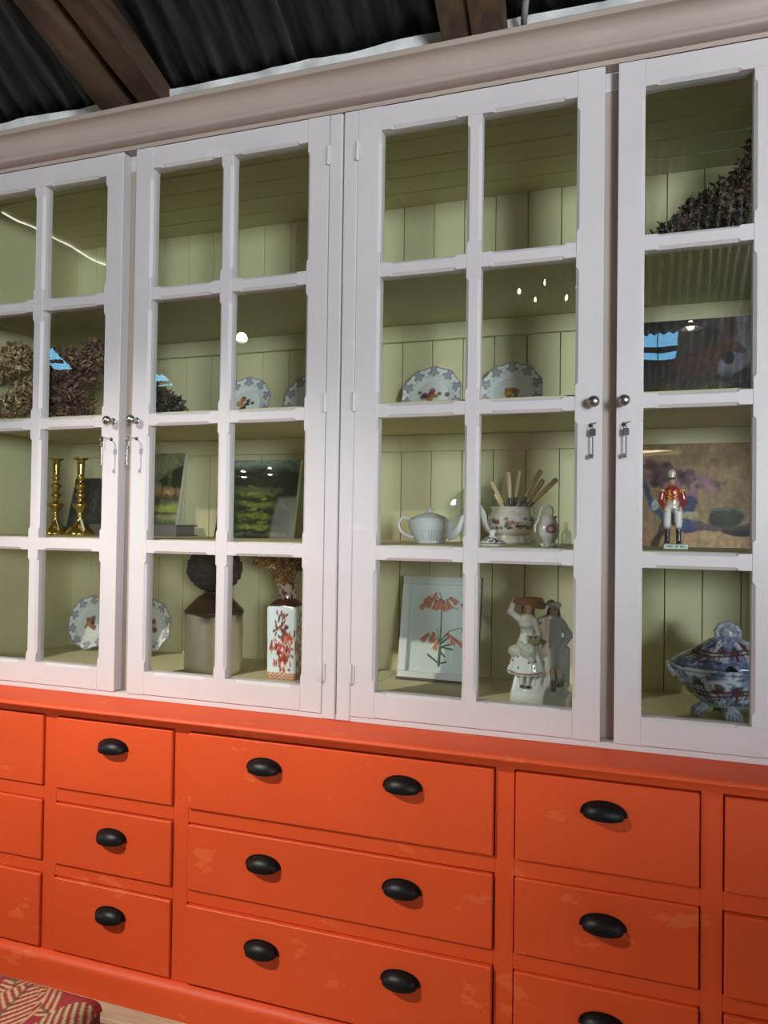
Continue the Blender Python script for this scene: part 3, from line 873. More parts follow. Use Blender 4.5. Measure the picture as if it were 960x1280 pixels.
# ------------------------------------------------------------------ plates
def plate_mesh(seed, cols):
    ns, nr = 160, 46
    R = 0.098
    v = []; C = []
    rr = np.linspace(0, 1, nr)
    for i in range(ns):
        a = 2 * PI * i / ns
        sc = 1 + 0.022 * math.cos(10 * a) - 0.012 * abs(math.sin(5 * a))
        for q in rr:
            r = q * R * (1 + (sc - 1) * q ** 3)
            dep = 0.0 if q < 0.55 else 0.016 * ((q - 0.55) / 0.45) ** 0.75
            v.append((r * math.sin(a), -dep, r * math.cos(a)))
            C.append((a, q))
    C = np.array(C); a, q = C[:, 0], C[:, 1]
    c = np.tile(np.array(srgb(226, 232, 230)), (len(a), 1))
    th = (a * 10 / (2 * PI)) % 1.0 - 0.5           # ten reserves
    r_ = (q - 0.83)
    # grey-violet scroll ground on the border, white trefoils left free
    ground = np.clip((q - (0.735 + 0.07 * np.cos(2 * PI * th))) * 22, 0, 1)
    c = mixc(c, srgb(150, 147, 160), ground * 0.75)
    lob = ((0.0, 0.055, 0.085), (-0.20, 0.085, 0.078), (0.20, 0.085, 0.078), (0.0, -0.03, 0.085))
    dm = np.min([np.hypot((th - tx) * 0.53, r_ - ry_) - rad for tx, ry_, rad in lob], axis=0)
    c = mixc(c, srgb(230, 235, 233), np.clip(-dm * 60, 0, 1))
    c = mixc(c, srgb(62, 60, 78), np.clip(1 - np.abs(dm - 0.014) * 70, 0, 1) * (q > 0.70) * 0.8)
    c = mixc(c, srgb(84, 80, 98), np.clip(1 - np.hypot((np.abs(th) - 0.5) * 0.53, q - 0.70) * 24, 0, 1) * 0.8)
    c = mixc(c, srgb(120, 118, 134), np.clip(1 - np.abs(q - 0.985) * 60, 0, 1))
    x_, z_ = q * np.sin(a), q * np.cos(a)
    rs = np.random.default_rng(seed)
    for k_ in range(16):
        cx, cz = rs.normal(0, 0.15), rs.normal(0, 0.13)
        rad = rs.uniform(0.07, 0.13)
        d = np.hypot(x_ - cx, z_ - cz)
        c = mixc(c, srgb(*cols[k_ % len(cols)]), np.clip((rad - d) * 30, 0, 1) * 0.9)
    vv = list(v)
    f = []
    for i in range(ns):
        i2 = (i + 1) % ns
        for j in range(nr - 1):
            f.append((i * nr + j, i2 * nr + j, i2 * nr + j + 1, i * nr + j + 1))
    n0 = len(vv)
    for i in range(ns):                     # underside
        for j in (nr - 1, 26, 0):
            p = v[i * nr + j]
            vv.append((p[0] * (0.995 if j else 1), p[1] + 0.006, p[2] * (0.995 if j else 1)))
    for i in range(ns):
        i2 = (i + 1) % ns
        f.append((i * nr + nr - 1, i2 * nr + nr - 1, n0 + i2 * 3, n0 + i * 3))
        f.append((n0 + i * 3, n0 + i2 * 3, n0 + i2 * 3 + 1, n0 + i * 3 + 1)); f.append((n0 + i * 3 + 1, n0 + i2 * 3 + 1, n0 + i2 * 3 + 2, n0 + i * 3 + 2))
    c = np.vstack([c, np.tile(np.array(srgb(226, 232, 230)), (ns * 3, 1))])
    mb = MB().add([(p[0], p[1], p[2] + 0.099) for p in vv], f)
    return mb, c
def plate(label, x, y, z, seed, cols, lean, group, spin=0.0):
    mb, c = plate_mesh(seed, cols)
    me = mb.mesh('plate', M_CHINA, smooth=True); setcol(me, c)
    o = link('plate', me, None, (x, y, z + 0.001)); o.rotation_euler = (-math.radians(lean), 0, 0)
    WL[o.name] = Vector((x, y, z))
    return tag(o, label, 'plate', group)
redf = [(150, 70, 80), (170, 120, 60), (96, 110, 60), (120, 50, 66), (190, 150, 90)]
yelf = [(196, 160, 70), (150, 90, 60), (110, 120, 60), (200, 120, 80), (120, 60, 70)]
G = 'scalloped flower plates in the glazed cabinets'
plate('scalloped china plate with red flowers on the shelf above the white teapot', -0.571, 0.45, SHELF2, 3, redf, 21, G)
plate('scalloped china plate with yellow flowers on the shelf above the knives', -0.3225, 0.45, SHELF2, 4, yelf, 21, G)
plate('scalloped china plate with orange fruit on the shelf above the garden painting', -1.232, 0.45, SHELF2, 5, [(40, 50, 40), (200, 130, 60), (190, 150, 110), (52, 48, 40)], 21, G)
plate('scalloped china plate half hidden by the hinged door stile above the garden painting', -0.985, 0.45, SHELF2, 6, redf, 21, G)
plate('scalloped china plate standing in the corner below the brass candlesticks', -1.862, 0.47, FLOORZ, 7, redf, 13, G)
plate('scalloped china plate with red posy standing next to the stoneware jug', -1.612, 0.47, FLOORZ, 8, [(140, 60, 66), (190, 170, 80), (110, 60, 56), (200, 190, 110)], 13, G)

# ------------------------------------------------------------------ brass candlesticks
cprof = [(0.000, 0.0), (0.046, 0.0), (0.048, 0.004), (0.0475, 0.008), (0.0455, 0.012), (0.0425, 0.017), (0.0375, 0.023), (0.030, 0.029), (0.0215, 0.035), (0.0155, 0.042), (0.0122, 0.052), (0.0105, 0.062), (0.0125, 0.066), (0.0125, 0.070), (0.009, 0.073), (0.010, 0.078), (0.016, 0.088), (0.0235, 0.099), (0.0255, 0.104), (0.023, 0.108), (0.014, 0.112), (0.009, 0.118), (0.0085, 0.122), (0.013, 0.130), (0.0165, 0.137), (0.013, 0.143), (0.008, 0.148), (0.0085, 0.151), (0.0150, 0.162), (0.0195, 0.168), (0.0170, 0.173), (0.009, 0.178), (0.0075, 0.184), (0.0105, 0.190), (0.0135, 0.195), (0.0125, 0.199), (0.0105, 0.203), (0.0115, 0.215), (0.0125, 0.240), (0.0125, 0.254), (0.021, 0.258), (0.0245, 0.261), (0.0245, 0.2635), (0.012, 0.262), (0.0105, 0.240), (0.0, 0.239)]
for i, (x, y, rz_, lab) in enumerate(((-1.852, 0.285, 0.2, 'tall turned brass candlestick with narrow paper tag, nearest the cabinet side wall'), (-1.748, 0.285, -0.5, 'tall turned brass candlestick with broad paper tag, standing before the near black picture'))):
    t = empty('candlestick', (x, y, SHELF3), lab, 'candlestick', 'brass candlesticks')
    MB().lathe([(r, z) for r, z in cprof], 36, x, y, SHELF3, cap=False).build('stem_and_base', M_BRASS, t, smooth=75)
    ww = 0.006 if i == 0 else 0.013
    p0 = Vector((x + 0.012, y - 0.012, SHELF3 + 0.071))
    MB().tube([p0, p0 + Vector((0.006, -0.006, -0.008)), p0 + Vector((0.008, -0.008, -0.014))], 0.0006, 5).build('string', M_PAPER, t)
    q = p0 + Vector((0.008, -0.008, -0.014))
    d1 = Vector((0.45, -0.1, -1.0)).normalized() * 0.045; d2 = Vector((0.8, -0.6, 0.3)).normalized() * ww
    v = [q - d2 * 0.3, q + d2 * 0.3, q + d1 * 0.25 + d2, q + d1 + d2 * 0.8, q + d1 - d2 * 0.8, q + d1 * 0.25 - d2]
    v += [p + Vector((0.0003, 0.0008, 0)) for p in v]
    MB().add(v, [(0, 1, 2, 3, 4, 5), (6, 7, 8, 9, 10, 11)] + [(k_, (k_ + 1) % 6, 6 + (k_ + 1) % 6, 6 + k_) for k_ in range(6)]).build('paper_tag', M_PAPER, t)
print('pictures, plates, candlesticks done')

# ------------------------------------------------------------------ smooth sculpted figures (signed distance fields meshed with surface nets)
class SDF:
    def __init__(s, lo, hi, vox):
        s.lo = np.array(lo, float); s.vox = vox
        n = np.ceil((np.array(hi) - s.lo) / vox).astype(int) + 1
        ax = [s.lo[i] + vox * np.arange(n[i]) for i in range(3)]
        s.P = np.stack(np.meshgrid(*ax, indexing='ij'), -1)
        s.n = n
        s.d = np.full(n, 1.0)
        s.prims = []
    def _e(s, P, p):
        k = p[0]
        if k == 'cap':            # tapered capsule
            _, a, b, ra, rb, sy = p
            a = np.array(a); b = np.array(b); ab = b - a
            sc = np.array([1, 1 / sy, 1])
            t = np.clip(((P - a) * sc) @ (ab * sc) / max(((ab * sc) ** 2).sum(), 1e-12), 0, 1)
            q = (P - a - t[..., None] * ab) * sc
            return (np.sqrt((q * q).sum(-1)) - (ra + (rb - ra) * t)) * min(1.0, sy)
        if k == 'ell':
            _, c, r, rot = p
            q = P - np.array(c)
            if rot:
                ca, sa = math.cos(rot), math.sin(rot)
                q = np.stack([q[..., 0] * ca + q[..., 2] * sa, q[..., 1], -q[..., 0] * sa + q[..., 2] * ca], -1)
            r = np.array(r)
            k0 = np.sqrt(((q / r) ** 2).sum(-1)); k1 = np.sqrt(((q / r ** 2) ** 2).sum(-1)) + 1e-9
            return k0 * (k0 - 1) / k1
        if k == 'box':
            _, c, h, r = p
            q = np.abs(P - np.array(c)) - (np.array(h) - r)
            return np.sqrt((np.maximum(q, 0) ** 2).sum(-1)) + np.minimum(q.max(-1), 0) - r
    def add(s, p, col, k=0.003):
        e = s._e(s.P, p)
        h = np.clip(0.5 + 0.5 * (s.d - e) / k, 0, 1)
        s.d = s.d * (1 - h) + e * h - k * h * (1 - h)
        s.prims.append((p, col))
        return s
    def cap(s, a, b, ra, rb=None, col=(1, 1, 1), k=0.003, sy=1.0):
        return s.add(('cap', a, b, ra, ra if rb is None else rb, sy), col, k)
    def ell(s, c, r, col=(1, 1, 1), k=0.003, rot=0.0):
        return s.add(('ell', c, r, rot), col, k)
    def box(s, c, h, r, col=(1, 1, 1), k=0.003):
        return s.add(('box', c, h, r), col, k)
    def mesh(s):
        d = s.d; n = d.shape
        neg = d < 0
        cn = np.zeros((n[0] - 1, n[1] - 1, n[2] - 1), int)
        acc = np.zeros(cn.shape + (3,)); cnt = np.zeros(cn.shape)
        idx = [(i, j, k) for i in (0, 1) for j in (0, 1) for k in (0, 1)]
        def cut(o): return tuple(slice(o[a], n[a] - 1 + o[a]) for a in range(3))
        for o in idx:
            for a in range(3):
                if o[a] == 0:
                    o2 = list(o); o2[a] = 1
                    d0, d1 = d[cut(o)], d[cut(o2)]
                    m_ = (d0 < 0) != (d1 < 0)
                    t = np.where(m_, d0 / np.where(m_, d0 - d1, 1), 0)
                    pt = np.array(o, float)[None, None, None, :] + np.zeros(cn.shape + (3,))
                    pt[..., a] += t
                    acc += pt * m_[..., None]; cnt += m_
        act = cnt > 0
        cn[:] = -1
        cn[act] = np.arange(act.sum())
        cell = np.argwhere(act)
        V = s.lo + s.vox * (cell + acc[act] / cnt[act][:, None])
        F = []
        for a in range(3):
            b, c = (a + 1) % 3, (a + 2) % 3
            sl0 = [slice(None)] * 3; sl1 = [slice(None)] * 3
            sl0[a] = slice(0, n[a] - 1); sl1[a] = slice(1, n[a])
            s0 = neg[tuple(sl0)]; s1 = neg[tuple(sl1)]
            e = np.argwhere(s0 != s1)
            e = e[(e[:, b] > 0) & (e[:, c] > 0) & (e[:, b] < n[b] - 1) & (e[:, c] < n[c] - 1)]
            def g(db, dc):
                q = e.copy(); q[:, b] -= db; q[:, c] -= dc
                return cn[q[:, 0], q[:, 1], q[:, 2]]
            q = np.stack([g(1, 1), g(0, 1), g(0, 0), g(1, 0)], 1)
            flip = ~s0[e[:, 0], e[:, 1], e[:, 2]]
            q[flip] = q[flip][:, ::-1]
            F.append(q)
        return V, np.vstack(F)
    def colors(s, V, sharp=0.0012):
        W = np.zeros(len(V)); C = np.zeros((len(V), 3))
        best = np.full(len(V), 1e9)
        E = []
        for p, col in s.prims:
            E.append(s._e(V, p))
        E = np.array(E); mn = E.min(0)
        w = np.exp(-(E - mn) / sharp)
        for k_, (p, col) in enumerate(s.prims):
            C += w[k_][:, None] * np.array(col); W += w[k_]
        return C / W[:, None]

def figure_mesh(name, s, post, mat_, thing_, local_loc):
    V, F = s.mesh()
    C = s.colors(V)
    if post is not None: C = post(V, C)
    me = bpy.data.meshes.new(name)
    me.from_pydata(V.tolist(), [], F.tolist())
    me.shade_smooth()
    me.materials.append(mat_)
    setcol(me, C)
    return me

# flat-back pottery couple
WH = srgb(205, 212, 208); WB = srgb(188, 202, 214); GRY = srgb(176, 176, 166)  # WB: bluish daylight tinted into the man's white glaze
s = SDF((-0.100, -0.05, -0.004), (0.094, 0.05, 0.300), 0.0021)
s.box((0.001, 0.0, 0.018), (0.079, 0.038, 0.018), 0.010, WH)
s.ell((0.0, 0.0, 0.040), (0.074, 0.034, 0.018), WH, 0.006)
for i in range(9):
    xx = -0.068 + 0.016 * i
    s.cap((xx, -0.022, 0.032), (xx + 0.004, -0.012, 0.072 + 0.010 * math.sin(i * 2.2)), 0.010, 0.006, WH, 0.004)
s.ell((-0.002, 0.008, 0.075), (0.060, 0.020, 0.040), WH, 0.008)
# woman: skirt, overskirt, torso, arms, head, hat
for i in range(7):
    t = (i - 3) / 3.0
    s.cap((-0.036 + 0.012 * t, -0.004 - 0.006 * (1 - t * t), 0.180), (-0.040 + 0.038 * t, -0.012 - 0.016 * (1 - t * t), 0.088), 0.010, 0.0125, WH, 0.004)
s.ell((-0.066, -0.012, 0.140), (0.022, 0.018, 0.018), GRY, 0.004)
s.ell((-0.032, -0.026, 0.144), (0.022, 0.014, 0.020), GRY, 0.004, 0.5)
s.cap((-0.052, -0.024, 0.160), (-0.020, -0.027, 0.120), 0.009, 0.008, GRY, 0.003)
s.cap((-0.034, -0.004, 0.176), (-0.040, -0.004, 0.222), 0.017, 0.021, GRY, 0.006, 0.75)
s.ell((-0.040, -0.014, 0.214), (0.020, 0.012, 0.012), GRY, 0.004)
s.cap((-0.0585, -0.002, 0.226), (-0.086, 0.0, 0.2440), 0.0105, 0.0085, GRY, 0.003)
s.cap((-0.086, 0.0, 0.2440), (-0.0745, -0.002, 0.2770), 0.0085, 0.006, GRY, 0.003)
s.cap((-0.018, -0.006, 0.222), (-0.004, -0.016, 0.190), 0.010, 0.007, GRY, 0.003)
s.cap((-0.004, -0.016, 0.190), (-0.022, -0.026, 0.178), 0.007, 0.006, GRY, 0.003)
s.ell((-0.014, -0.024, 0.172), (0.020, 0.013, 0.013), srgb(118, 112, 72), 0.002)
for i in range(6):
    s.ell((-0.030 + 0.0065 * i, -0.031 - 0.002 * (i % 2), 0.184 - 0.002 * (i % 3)), (0.0045,) * 3, srgb(44, 46, 44) if i % 2 else srgb(150, 150, 130), 0.001)
SK = srgb(186, 132, 108); HR = srgb(74, 38, 28)
s.cap((-0.038, -0.004, 0.228), (-0.0370, -0.006, 0.242), 0.0070, 0.0065, SK, 0.003)
s.ell((-0.0368, -0.008, 0.2535), (0.0110, 0.0115, 0.0140), SK, 0.002)
s.ell((-0.0368, -0.0195, 0.2520), (0.0018, 0.0028, 0.0030), SK, 0.0015)
s.ell((-0.0368, 0.001, 0.2590), (0.0150, 0.0120, 0.0150), HR, 0.002)
for sx in (-1, 1): s.cap((-0.0368 + sx * 0.0125, -0.003, 0.258), (-0.0368 + sx * 0.0145, -0.002, 0.234), 0.0050, 0.0045, HR, 0.002)
HT = srgb(128, 86, 54)
s.ell((-0.0350, -0.002, 0.2765), (0.040, 0.020, 0.0105), HT, 0.002, 0.10)
s.cap((-0.070, -0.004, 0.274), (0.001, -0.004, 0.2655), 0.008, 0.011, HT, 0.004)
for sx in (-0.0478, -0.0316):   # woman's legs and shoes
    s.cap((sx, -0.024, 0.088), (sx, -0.026, 0.056), 0.006, 0.005, srgb(200, 190, 180), 0.002)
    s.ell((sx + 0.003, -0.032, 0.0495), (0.0075, 0.007, 0.0042), srgb(24, 22, 22), 0.001)
# man
s.cap((0.032, 0.0, 0.160), (0.031, 0.0, 0.222), 0.020, 0.0225, WB, 0.006, 0.7)
s.cap((0.012, -0.006, 0.226), (0.012, -0.010, 0.140), 0.011, 0.010, srgb(176, 170, 160), 0.003)
s.cap((0.024, -0.017, 0.226), (0.026, -0.018, 0.160), 0.005, 0.006, srgb(190, 180, 170), 0.002)
s.cap((0.050, 0.0, 0.224), (0.072, 0.0, 0.190), 0.011, 0.0105, WB, 0.003)
s.cap((0.072, 0.0, 0.190), (0.052, -0.014, 0.153), 0.010, 0.008, WB, 0.003)
s.cap((-0.008, 0.006, 0.222), (0.014, 0.006, 0.232), 0.010, 0.010, srgb(160, 156, 146), 0.004)
s.cap((0.022, -0.004, 0.168), (0.022, -0.004, 0.098), 0.0160, 0.0125, WH, 0.004)
s.cap((0.044, 0.0, 0.168), (0.050, 0.0, 0.100), 0.0170, 0.0125, WB, 0.004)
s.cap((0.062, 0.006, 0.150), (0.062, 0.004, 0.060), 0.012, 0.012, WB, 0.006)
s.cap((0.031, -0.018, 0.094), (0.034, -0.022, 0.068), 0.0080, 0.0065, srgb(206, 190, 172), 0.002)
s.cap((0.050, -0.018, 0.096), (0.052, -0.022, 0.074), 0.0080, 0.0065, srgb(206, 190, 172), 0.002)
BK = srgb(22, 20, 22)
s.cap((0.034, -0.024, 0.067), (0.036, -0.029, 0.050), 0.0068, 0.0062, BK, 0.001)
s.cap((0.053, -0.022, 0.074), (0.055, -0.026, 0.064), 0.0068, 0.0062, BK, 0.001)
s.ell((0.048, -0.030, 0.061), (0.010, 0.006, 0.0045), BK, 0.001, -0.4)
s.cap((0.032, -0.002, 0.230), (0.0325, -0.004, 0.242), 0.0070, 0.0065, srgb(190, 160, 150), 0.003)
s.ell((0.0330, -0.006, 0.2530), (0.0100, 0.0110, 0.0130), srgb(190, 158, 148), 0.002)
s.ell((0.0330, -0.0170, 0.2515), (0.0017, 0.0026, 0.0028), srgb(190, 158, 148), 0.0015)
s.ell((0.0320, 0.002, 0.2560), (0.0130, 0.0110, 0.0150), srgb(60, 40, 34), 0.002)
s.cap((0.0195, -0.002, 0.256), (0.016, -0.001, 0.236), 0.0045, 0.005, srgb(60, 40, 34), 0.002)
s.cap((0.0440, -0.002, 0.256), (0.046, -0.001, 0.238), 0.0040, 0.0045, srgb(60, 40, 34), 0.002)
s.cap((0.022, -0.003, 0.2690), (0.044, -0.003, 0.2690), 0.0075, 0.0080, WB, 0.003)
s.cap((0.020, -0.001, 0.2720), (0.026, -0.001, 0.2760), 0.0075, 0.0070, srgb(132, 96, 84), 0.002)
def post(V, C):
    x, y, z = V.T
    def m(c, w): 
        nonlocal C
        C = mixc(C, c, w)
    front = y < -0.006
    m(srgb(150, 70, 40), ((np.abs(z - 0.0835 - 0.004 * ((x + 0.04) / 0.04) ** 2) < 0.0022) & (x < 0.006) & (x > -0.088) & front) * 0.9)
    for a, b in ((-0.074, 0.116), (-0.058, 0.128), (-0.056, 0.100), (-0.028, 0.114), (-0.012, 0.118), (-0.014, 0.100), (-0.084, 0.106)):
        m(srgb(40, 56, 46), np.clip((0.0034 - np.hypot(x - a, z - b)) * 900, 0, 1) * front)
    for cx, cz, fy in ((-0.0368, 0.2535, -0.008), (0.033, 0.253, -0.006)):
        for sx in (-1, 1):
            m(srgb(30, 22, 20), ((np.hypot((x - cx - sx * 0.0042), (z - cz - 0.0015) * 1.6) < 0.0019) & (y < fy)) * 0.9)
            m(srgb(60, 34, 28), ((np.abs(z - cz - 0.0048 + 20 * (x - cx - sx * 0.0042) ** 2) < 0.0008) & (np.abs(x - cx - sx * 0.0042) < 0.003) & (y < fy)) * 0.8)
        m(srgb(150, 44, 40), ((np.hypot((x - cx) * 0.6, z - cz + 0.0068) < 0.0013) & (y < fy)) * 0.9)
    m(srgb(120, 130, 128), np.clip(np.sin(x * 900) * 2 - 1.2, 0, 1) * (z < 0.075) * (z > 0.036) * 0.5)
    m(srgb(140, 136, 130), np.clip(np.sin((x * 0.8 + z) * 700) * 2 - 1.3, 0, 1) * (z < 0.23) * (z > 0.13) * front * 0.35)
    return C
me = figure_mesh('figurine', s, post, M_CHINA, None, None)
o = link('figurine', me, None, (-0.201, 0.262, FLOORZ)); o.rotation_euler = (0, 0, math.radians(-3))
tag(o, 'glazed pottery figurine of a couple, woman holding up a brown hat', 'figurine')

# soldier figurine
RED = srgb(150, 30, 22); BR = srgb(222, 224, 220); BT = srgb(18, 18, 24)
s = SDF((-0.050, -0.034, -0.002), (0.040, 0.034, 0.205), 0.0013)
s.box((-0.001, 0.0, 0.006), (0.0285, 0.019, 0.006), 0.002, srgb(206, 222, 214), 0.001)
for sx, lx in ((-1, -0.0205), (1, 0.0062)):
    s.cap((lx, -0.001, 0.016), (lx, 0.0, 0.056), 0.0058, 0.0068, BT, 0.0012)
    s.ell((lx + sx * 0.0025, -0.0065, 0.0155), (0.0058, 0.0105, 0.0042), BT, 0.002)
    s.cap((lx, 0.0, 0.058), (lx + sx * -0.002, 0.0, 0.098), 0.0085, 0.0105, BR, 0.0015)
s.cap((-0.007, -0.006, 0.098), (-0.007, -0.006, 0.062), 0.0062, 0.0034, srgb(34, 26, 26), 0.0008)
s.cap((-0.0075, 0.0, 0.101), (-0.0080, 0.0, 0.112), 0.0155, 0.0160, BR, 0.002, 0.7)
s.cap((-0.0080, 0.0, 0.116), (-0.0090, 0.0, 0.140), 0.0160, 0.0190, RED, 0.002, 0.68)
s.cap((-0.030, 0.001, 0.143), (0.012, 0.001, 0.143), 0.0065, 0.0065, RED, 0.003)
for sx, p in ((-1, ((-0.0325, 0.001, 0.141), (-0.0360, 0.000, 0.120), (-0.0270, -0.011, 0.101))), (1, ((0.0145, 0.001, 0.141), (0.0190, 0.0, 0.120), (0.0100, -0.011, 0.104)))):
    s.cap(p[0], p[1], 0.0072, 0.0064, RED, 0.0015); s.cap(p[1], p[2], 0.0064, 0.0050, RED, 0.0015)
    s.ell((p[2][0] - sx * 0.0022, p[2][1] - 0.002, p[2][2] - 0.0035), (0.0046, 0.0048, 0.0058), srgb(196, 160, 136), 0.0008)
    s.cap((p[2][0] - sx * 0.004, p[2][1] - 0.003, p[2][2] - 0.005), (p[2][0] - sx * 0.0120, p[2][1] - 0.004, p[2][2] - 0.003), 0.0022, 0.0018, BR, 0.0008)
    s.ell((p[0][0] + sx * 0.001, -0.001, 0.1475), (0.0070, 0.0062, 0.0026), srgb(226, 190, 120), 0.0008)
s.cap((-0.0095, 0.0, 0.148), (-0.0098, -0.001, 0.158), 0.0062, 0.0052, srgb(110, 40, 34), 0.0012)
s.ell((-0.0100, -0.002, 0.1675), (0.0078, 0.0084, 0.0098), srgb(196, 150, 128), 0.001)
s.ell((-0.0100, -0.0105, 0.1665), (0.0013, 0.0022, 0.0022), srgb(196, 150, 128), 0.0008)
s.cap((-0.0100, 0.0, 0.1765), (-0.0100, 0.001, 0.1900), 0.0086, 0.0100, srgb(186, 182, 168), 0.001)
s.ell((-0.0100, -0.006, 0.1755), (0.0092, 0.0085, 0.0022), BT, 0.0006)
def post2(V, C):
    x, y, z = V.T
    fr = y < -0.004
    for cx in (-0.0155, -0.0015):
        C = mixc(C, srgb(232, 180, 80), ((np.abs(x - cx - 0.002 * np.sin(z * 900)) < 0.0026) & (z > 0.116) & (z < 0.147) & fr & (np.sin(z * 1500) > -0.5)) * 1.0)
    for sx in (-1, 1):
        C = mixc(C, srgb(30, 22, 20), ((np.hypot(x + 0.010 - sx * 0.003, (z - 0.1685) * 1.5) < 0.0013) & (y < -0.006)) * 0.9)
    C = mixc(C, srgb(140, 50, 44), ((np.hypot((x + 0.010) * 0.6, z - 0.1620) < 0.0011) & (y < -0.006)) * 0.9)
    C = mixc(C, srgb(28, 24, 24), ((np.abs(z - 0.1775) < 0.0014) & (y < 0.02)) * 0.7)
    ltr = np.isin(np.floor((x + 0.0225) / 0.0034).astype(int), [0, 1, 2, 3, 4, 6, 7, 9, 10, 11, 12]) & (((x + 0.0225) / 0.0034) % 1 < 0.72)
    C = mixc(C, srgb(40, 60, 60), (ltr & (np.abs(z - 0.0062) < 0.0021) & (y < -0.0175)) * 0.85)
    return C
me = figure_mesh('soldier_figurine', s, post2, M_CHINA, None, None)
o = link('soldier_figurine', me, None, (0.130, 0.225, SHELF3))
tag(o, 'small porcelain soldier figurine in red jacket and black boots on inscribed base', 'figurine')
print('figures done')

# ------------------------------------------------------------------ stoneware jug with a dried ball on top
t = empty('stoneware_jug', (-1.230, 0.30, FLOORZ), 'tall stoneware jug with brown shoulder under a dark dried ball', 'jug')
jp = [(0.0, 0.0), (0.084, 0.0), (0.088, 0.004), (0.0905, 0.02), (0.0905, 0.1), (0.0905, 0.185), (0.0935, 0.190), (0.0935, 0.196), (0.088, 0.203), (0.070, 0.222), (0.052, 0.240), (0.038, 0.248), (0.034, 0.252), (0.034, 0.2555), (0.026, 0.2555), (0.024, 0.24), (0.0, 0.238)]
pr_ = []
for (a, b), (c, d) in zip(jp[:-1], jp[1:]):
    for q in range(3): pr_.append((a + (c - a) * q / 3, b + (d - b) * q / 3))
pr_.append(jp[-1])
mb = MB().lathe(pr_, 48, cap=False)
zz = np.array([p[2] for p in mb.v]); aa = np.array([math.atan2(p[0], -p[1]) for p in mb.v])
c = np.tile(np.array(srgb(196, 186, 156)), (len(zz), 1))
c = mixc(c, srgb(172, 160, 128), (fbm(aa * 3, zz * 8, 61) - 0.45) * 3)
c = mixc(c, srgb(70, 50, 36), np.clip((zz - 0.186 + 0.004 * np.sin(aa * 5)) * 400, 0, 1))
mb.v = [(p[0] - 1.230, p[1] + 0.30, p[2] + FLOORZ) for p in mb.v]
mb.build('body', M_STONE, t, smooth=45, paint=c, fix=True)
bz = 1.1295
mb = MB()
n1, n2 = 40, 22
v = []
for i in range(n1):
    a = 2 * PI * i / n1
    for j in range(n2):
        b = PI * (j + 0.5) / n2
        bump = 1 + 0.05 * math.sin(i * 2.51) * math.sin(j * 2.9) + random.uniform(-0.03, 0.03)
        v.append((-1.231 + 0.087 * bump * math.sin(b) * math.cos(a), 0.30 + 0.07 * bump * math.sin(b) * math.sin(a), bz - 0.0725 * bump * math.cos(b)))
f = []
for i in range(n1):
    i2 = (i + 1) % n1
    for j in range(n2 - 1): f.append((i * n2 + j, i2 * n2 + j, i2 * n2 + j + 1, i * n2 + j + 1))
f += [[i * n2 for i in range(n1)][::-1], [i * n2 + n2 - 1 for i in range(n1)]]
mb.add(v, f)
rb = empty('dried_ball', (-1.231, 0.30, FLOORZ + 0.2556), 'dark brown bumpy dried ball sitting on the stoneware jug', 'dried ball')
M_BALL = mat('dried_dark', (0.045, 0.030, 0.024), 0.8, var=0.5, scale=60, bump=0.8, bscale=120)
mb.build('ball_core', M_BALL, rb, smooth=60)
mb = MB()
for k_ in range(260):
    a = random.uniform(0, 2 * PI); b = math.acos(random.uniform(-0.97, 0.97))
    c_ = Vector((-1.231 + 0.088 * math.sin(b) * math.cos(a), 0.30 + 0.071 * math.sin(b) * math.sin(a), min(bz + 0.0715 * math.cos(b), 1.196)))
    r_ = random.uniform(0.004, 0.0075)
    mb.lathe([(0, -r_ * .6), (r_ * 0.9, -r_ * 0.2), (r_ * 0.8, r_ * 0.4), (0, r_ * .6)], 6, c_.x, c_.y, c_.z, cap=False)
tag(mb.build('seed_scales', M_BALL, rb), kind='stuff')

# ------------------------------------------------------------------ square floral vase with dried flowers
VX, VY = -0.982, 0.315
t = empty('square_vase', (VX, VY, FLOORZ), 'square white vase painted with rust red flowering branches', 'vase')
secs = [(0.046, 0.0, 0.0), (0.0485, 0.004, 0.0), (0.0485, 0.03, 0), (0.0495, 0.12, 0), (0.0505, 0.200, 0), (0.0505, 0.215, 0.0), (0.047, 0.224, 0.1), (0.036, 0.236, 0.5), (0.029, 0.243, 1.0), (0.0275, 0.255, 1.0), (0.0285, 0.278, 1.0), (0.033, 0.288, 1.0), (0.033, 0.291, 1.0), (0.024, 0.289, 1.0), (0.022, 0.26, 1.0)]
fine = []
for (a, b, q), (a2, b2, q2) in zip(secs[:-1], secs[1:]):
    nn = max(1, int((b2 - b) / 0.003)) if b2 > b else 1
    for k_ in range(nn): fine.append((a + (a2 - a) * k_ / nn, b + (b2 - b) * k_ / nn, q + (q2 - q) * k_ / nn))
fine.append(secs[-1])
NS = 160
v = []
for h_, z_, q in fine:
    for k_ in range(NS):
        a = 2 * PI * (k_ + 0.5) / NS
        ca, sa = math.sin(a), -math.cos(a)
        mxx = max(abs(ca), abs(sa))
        sq = min(1 / mxx, 1.33)
        r_ = h_ * (sq * (1 - q) + q)
        v.append((r_ * ca, r_ * sa * (0.80 + 0.2 * q), z_))
f = []
for i in range(len(fine) - 1):
    for k_ in range(NS):
        k2 = (k_ + 1) % NS
        f.append((i * NS + k_, i * NS + k2, (i + 1) * NS + k2, (i + 1) * NS + k_))
f.append(list(range(NS))[::-1])
P = np.array(v)
side = np.abs(P[:, 0]) * 0.8 > np.abs(P[:, 1])
U = np.where(side, P[:, 1] / 0.8, P[:, 0]) / 0.05; Vv = P[:, 2] / 0.22
U = np.where(side, U * 0.9 + 0.2, U)
c = np.tile(np.array(srgb(216, 226, 228)), (len(P), 1))
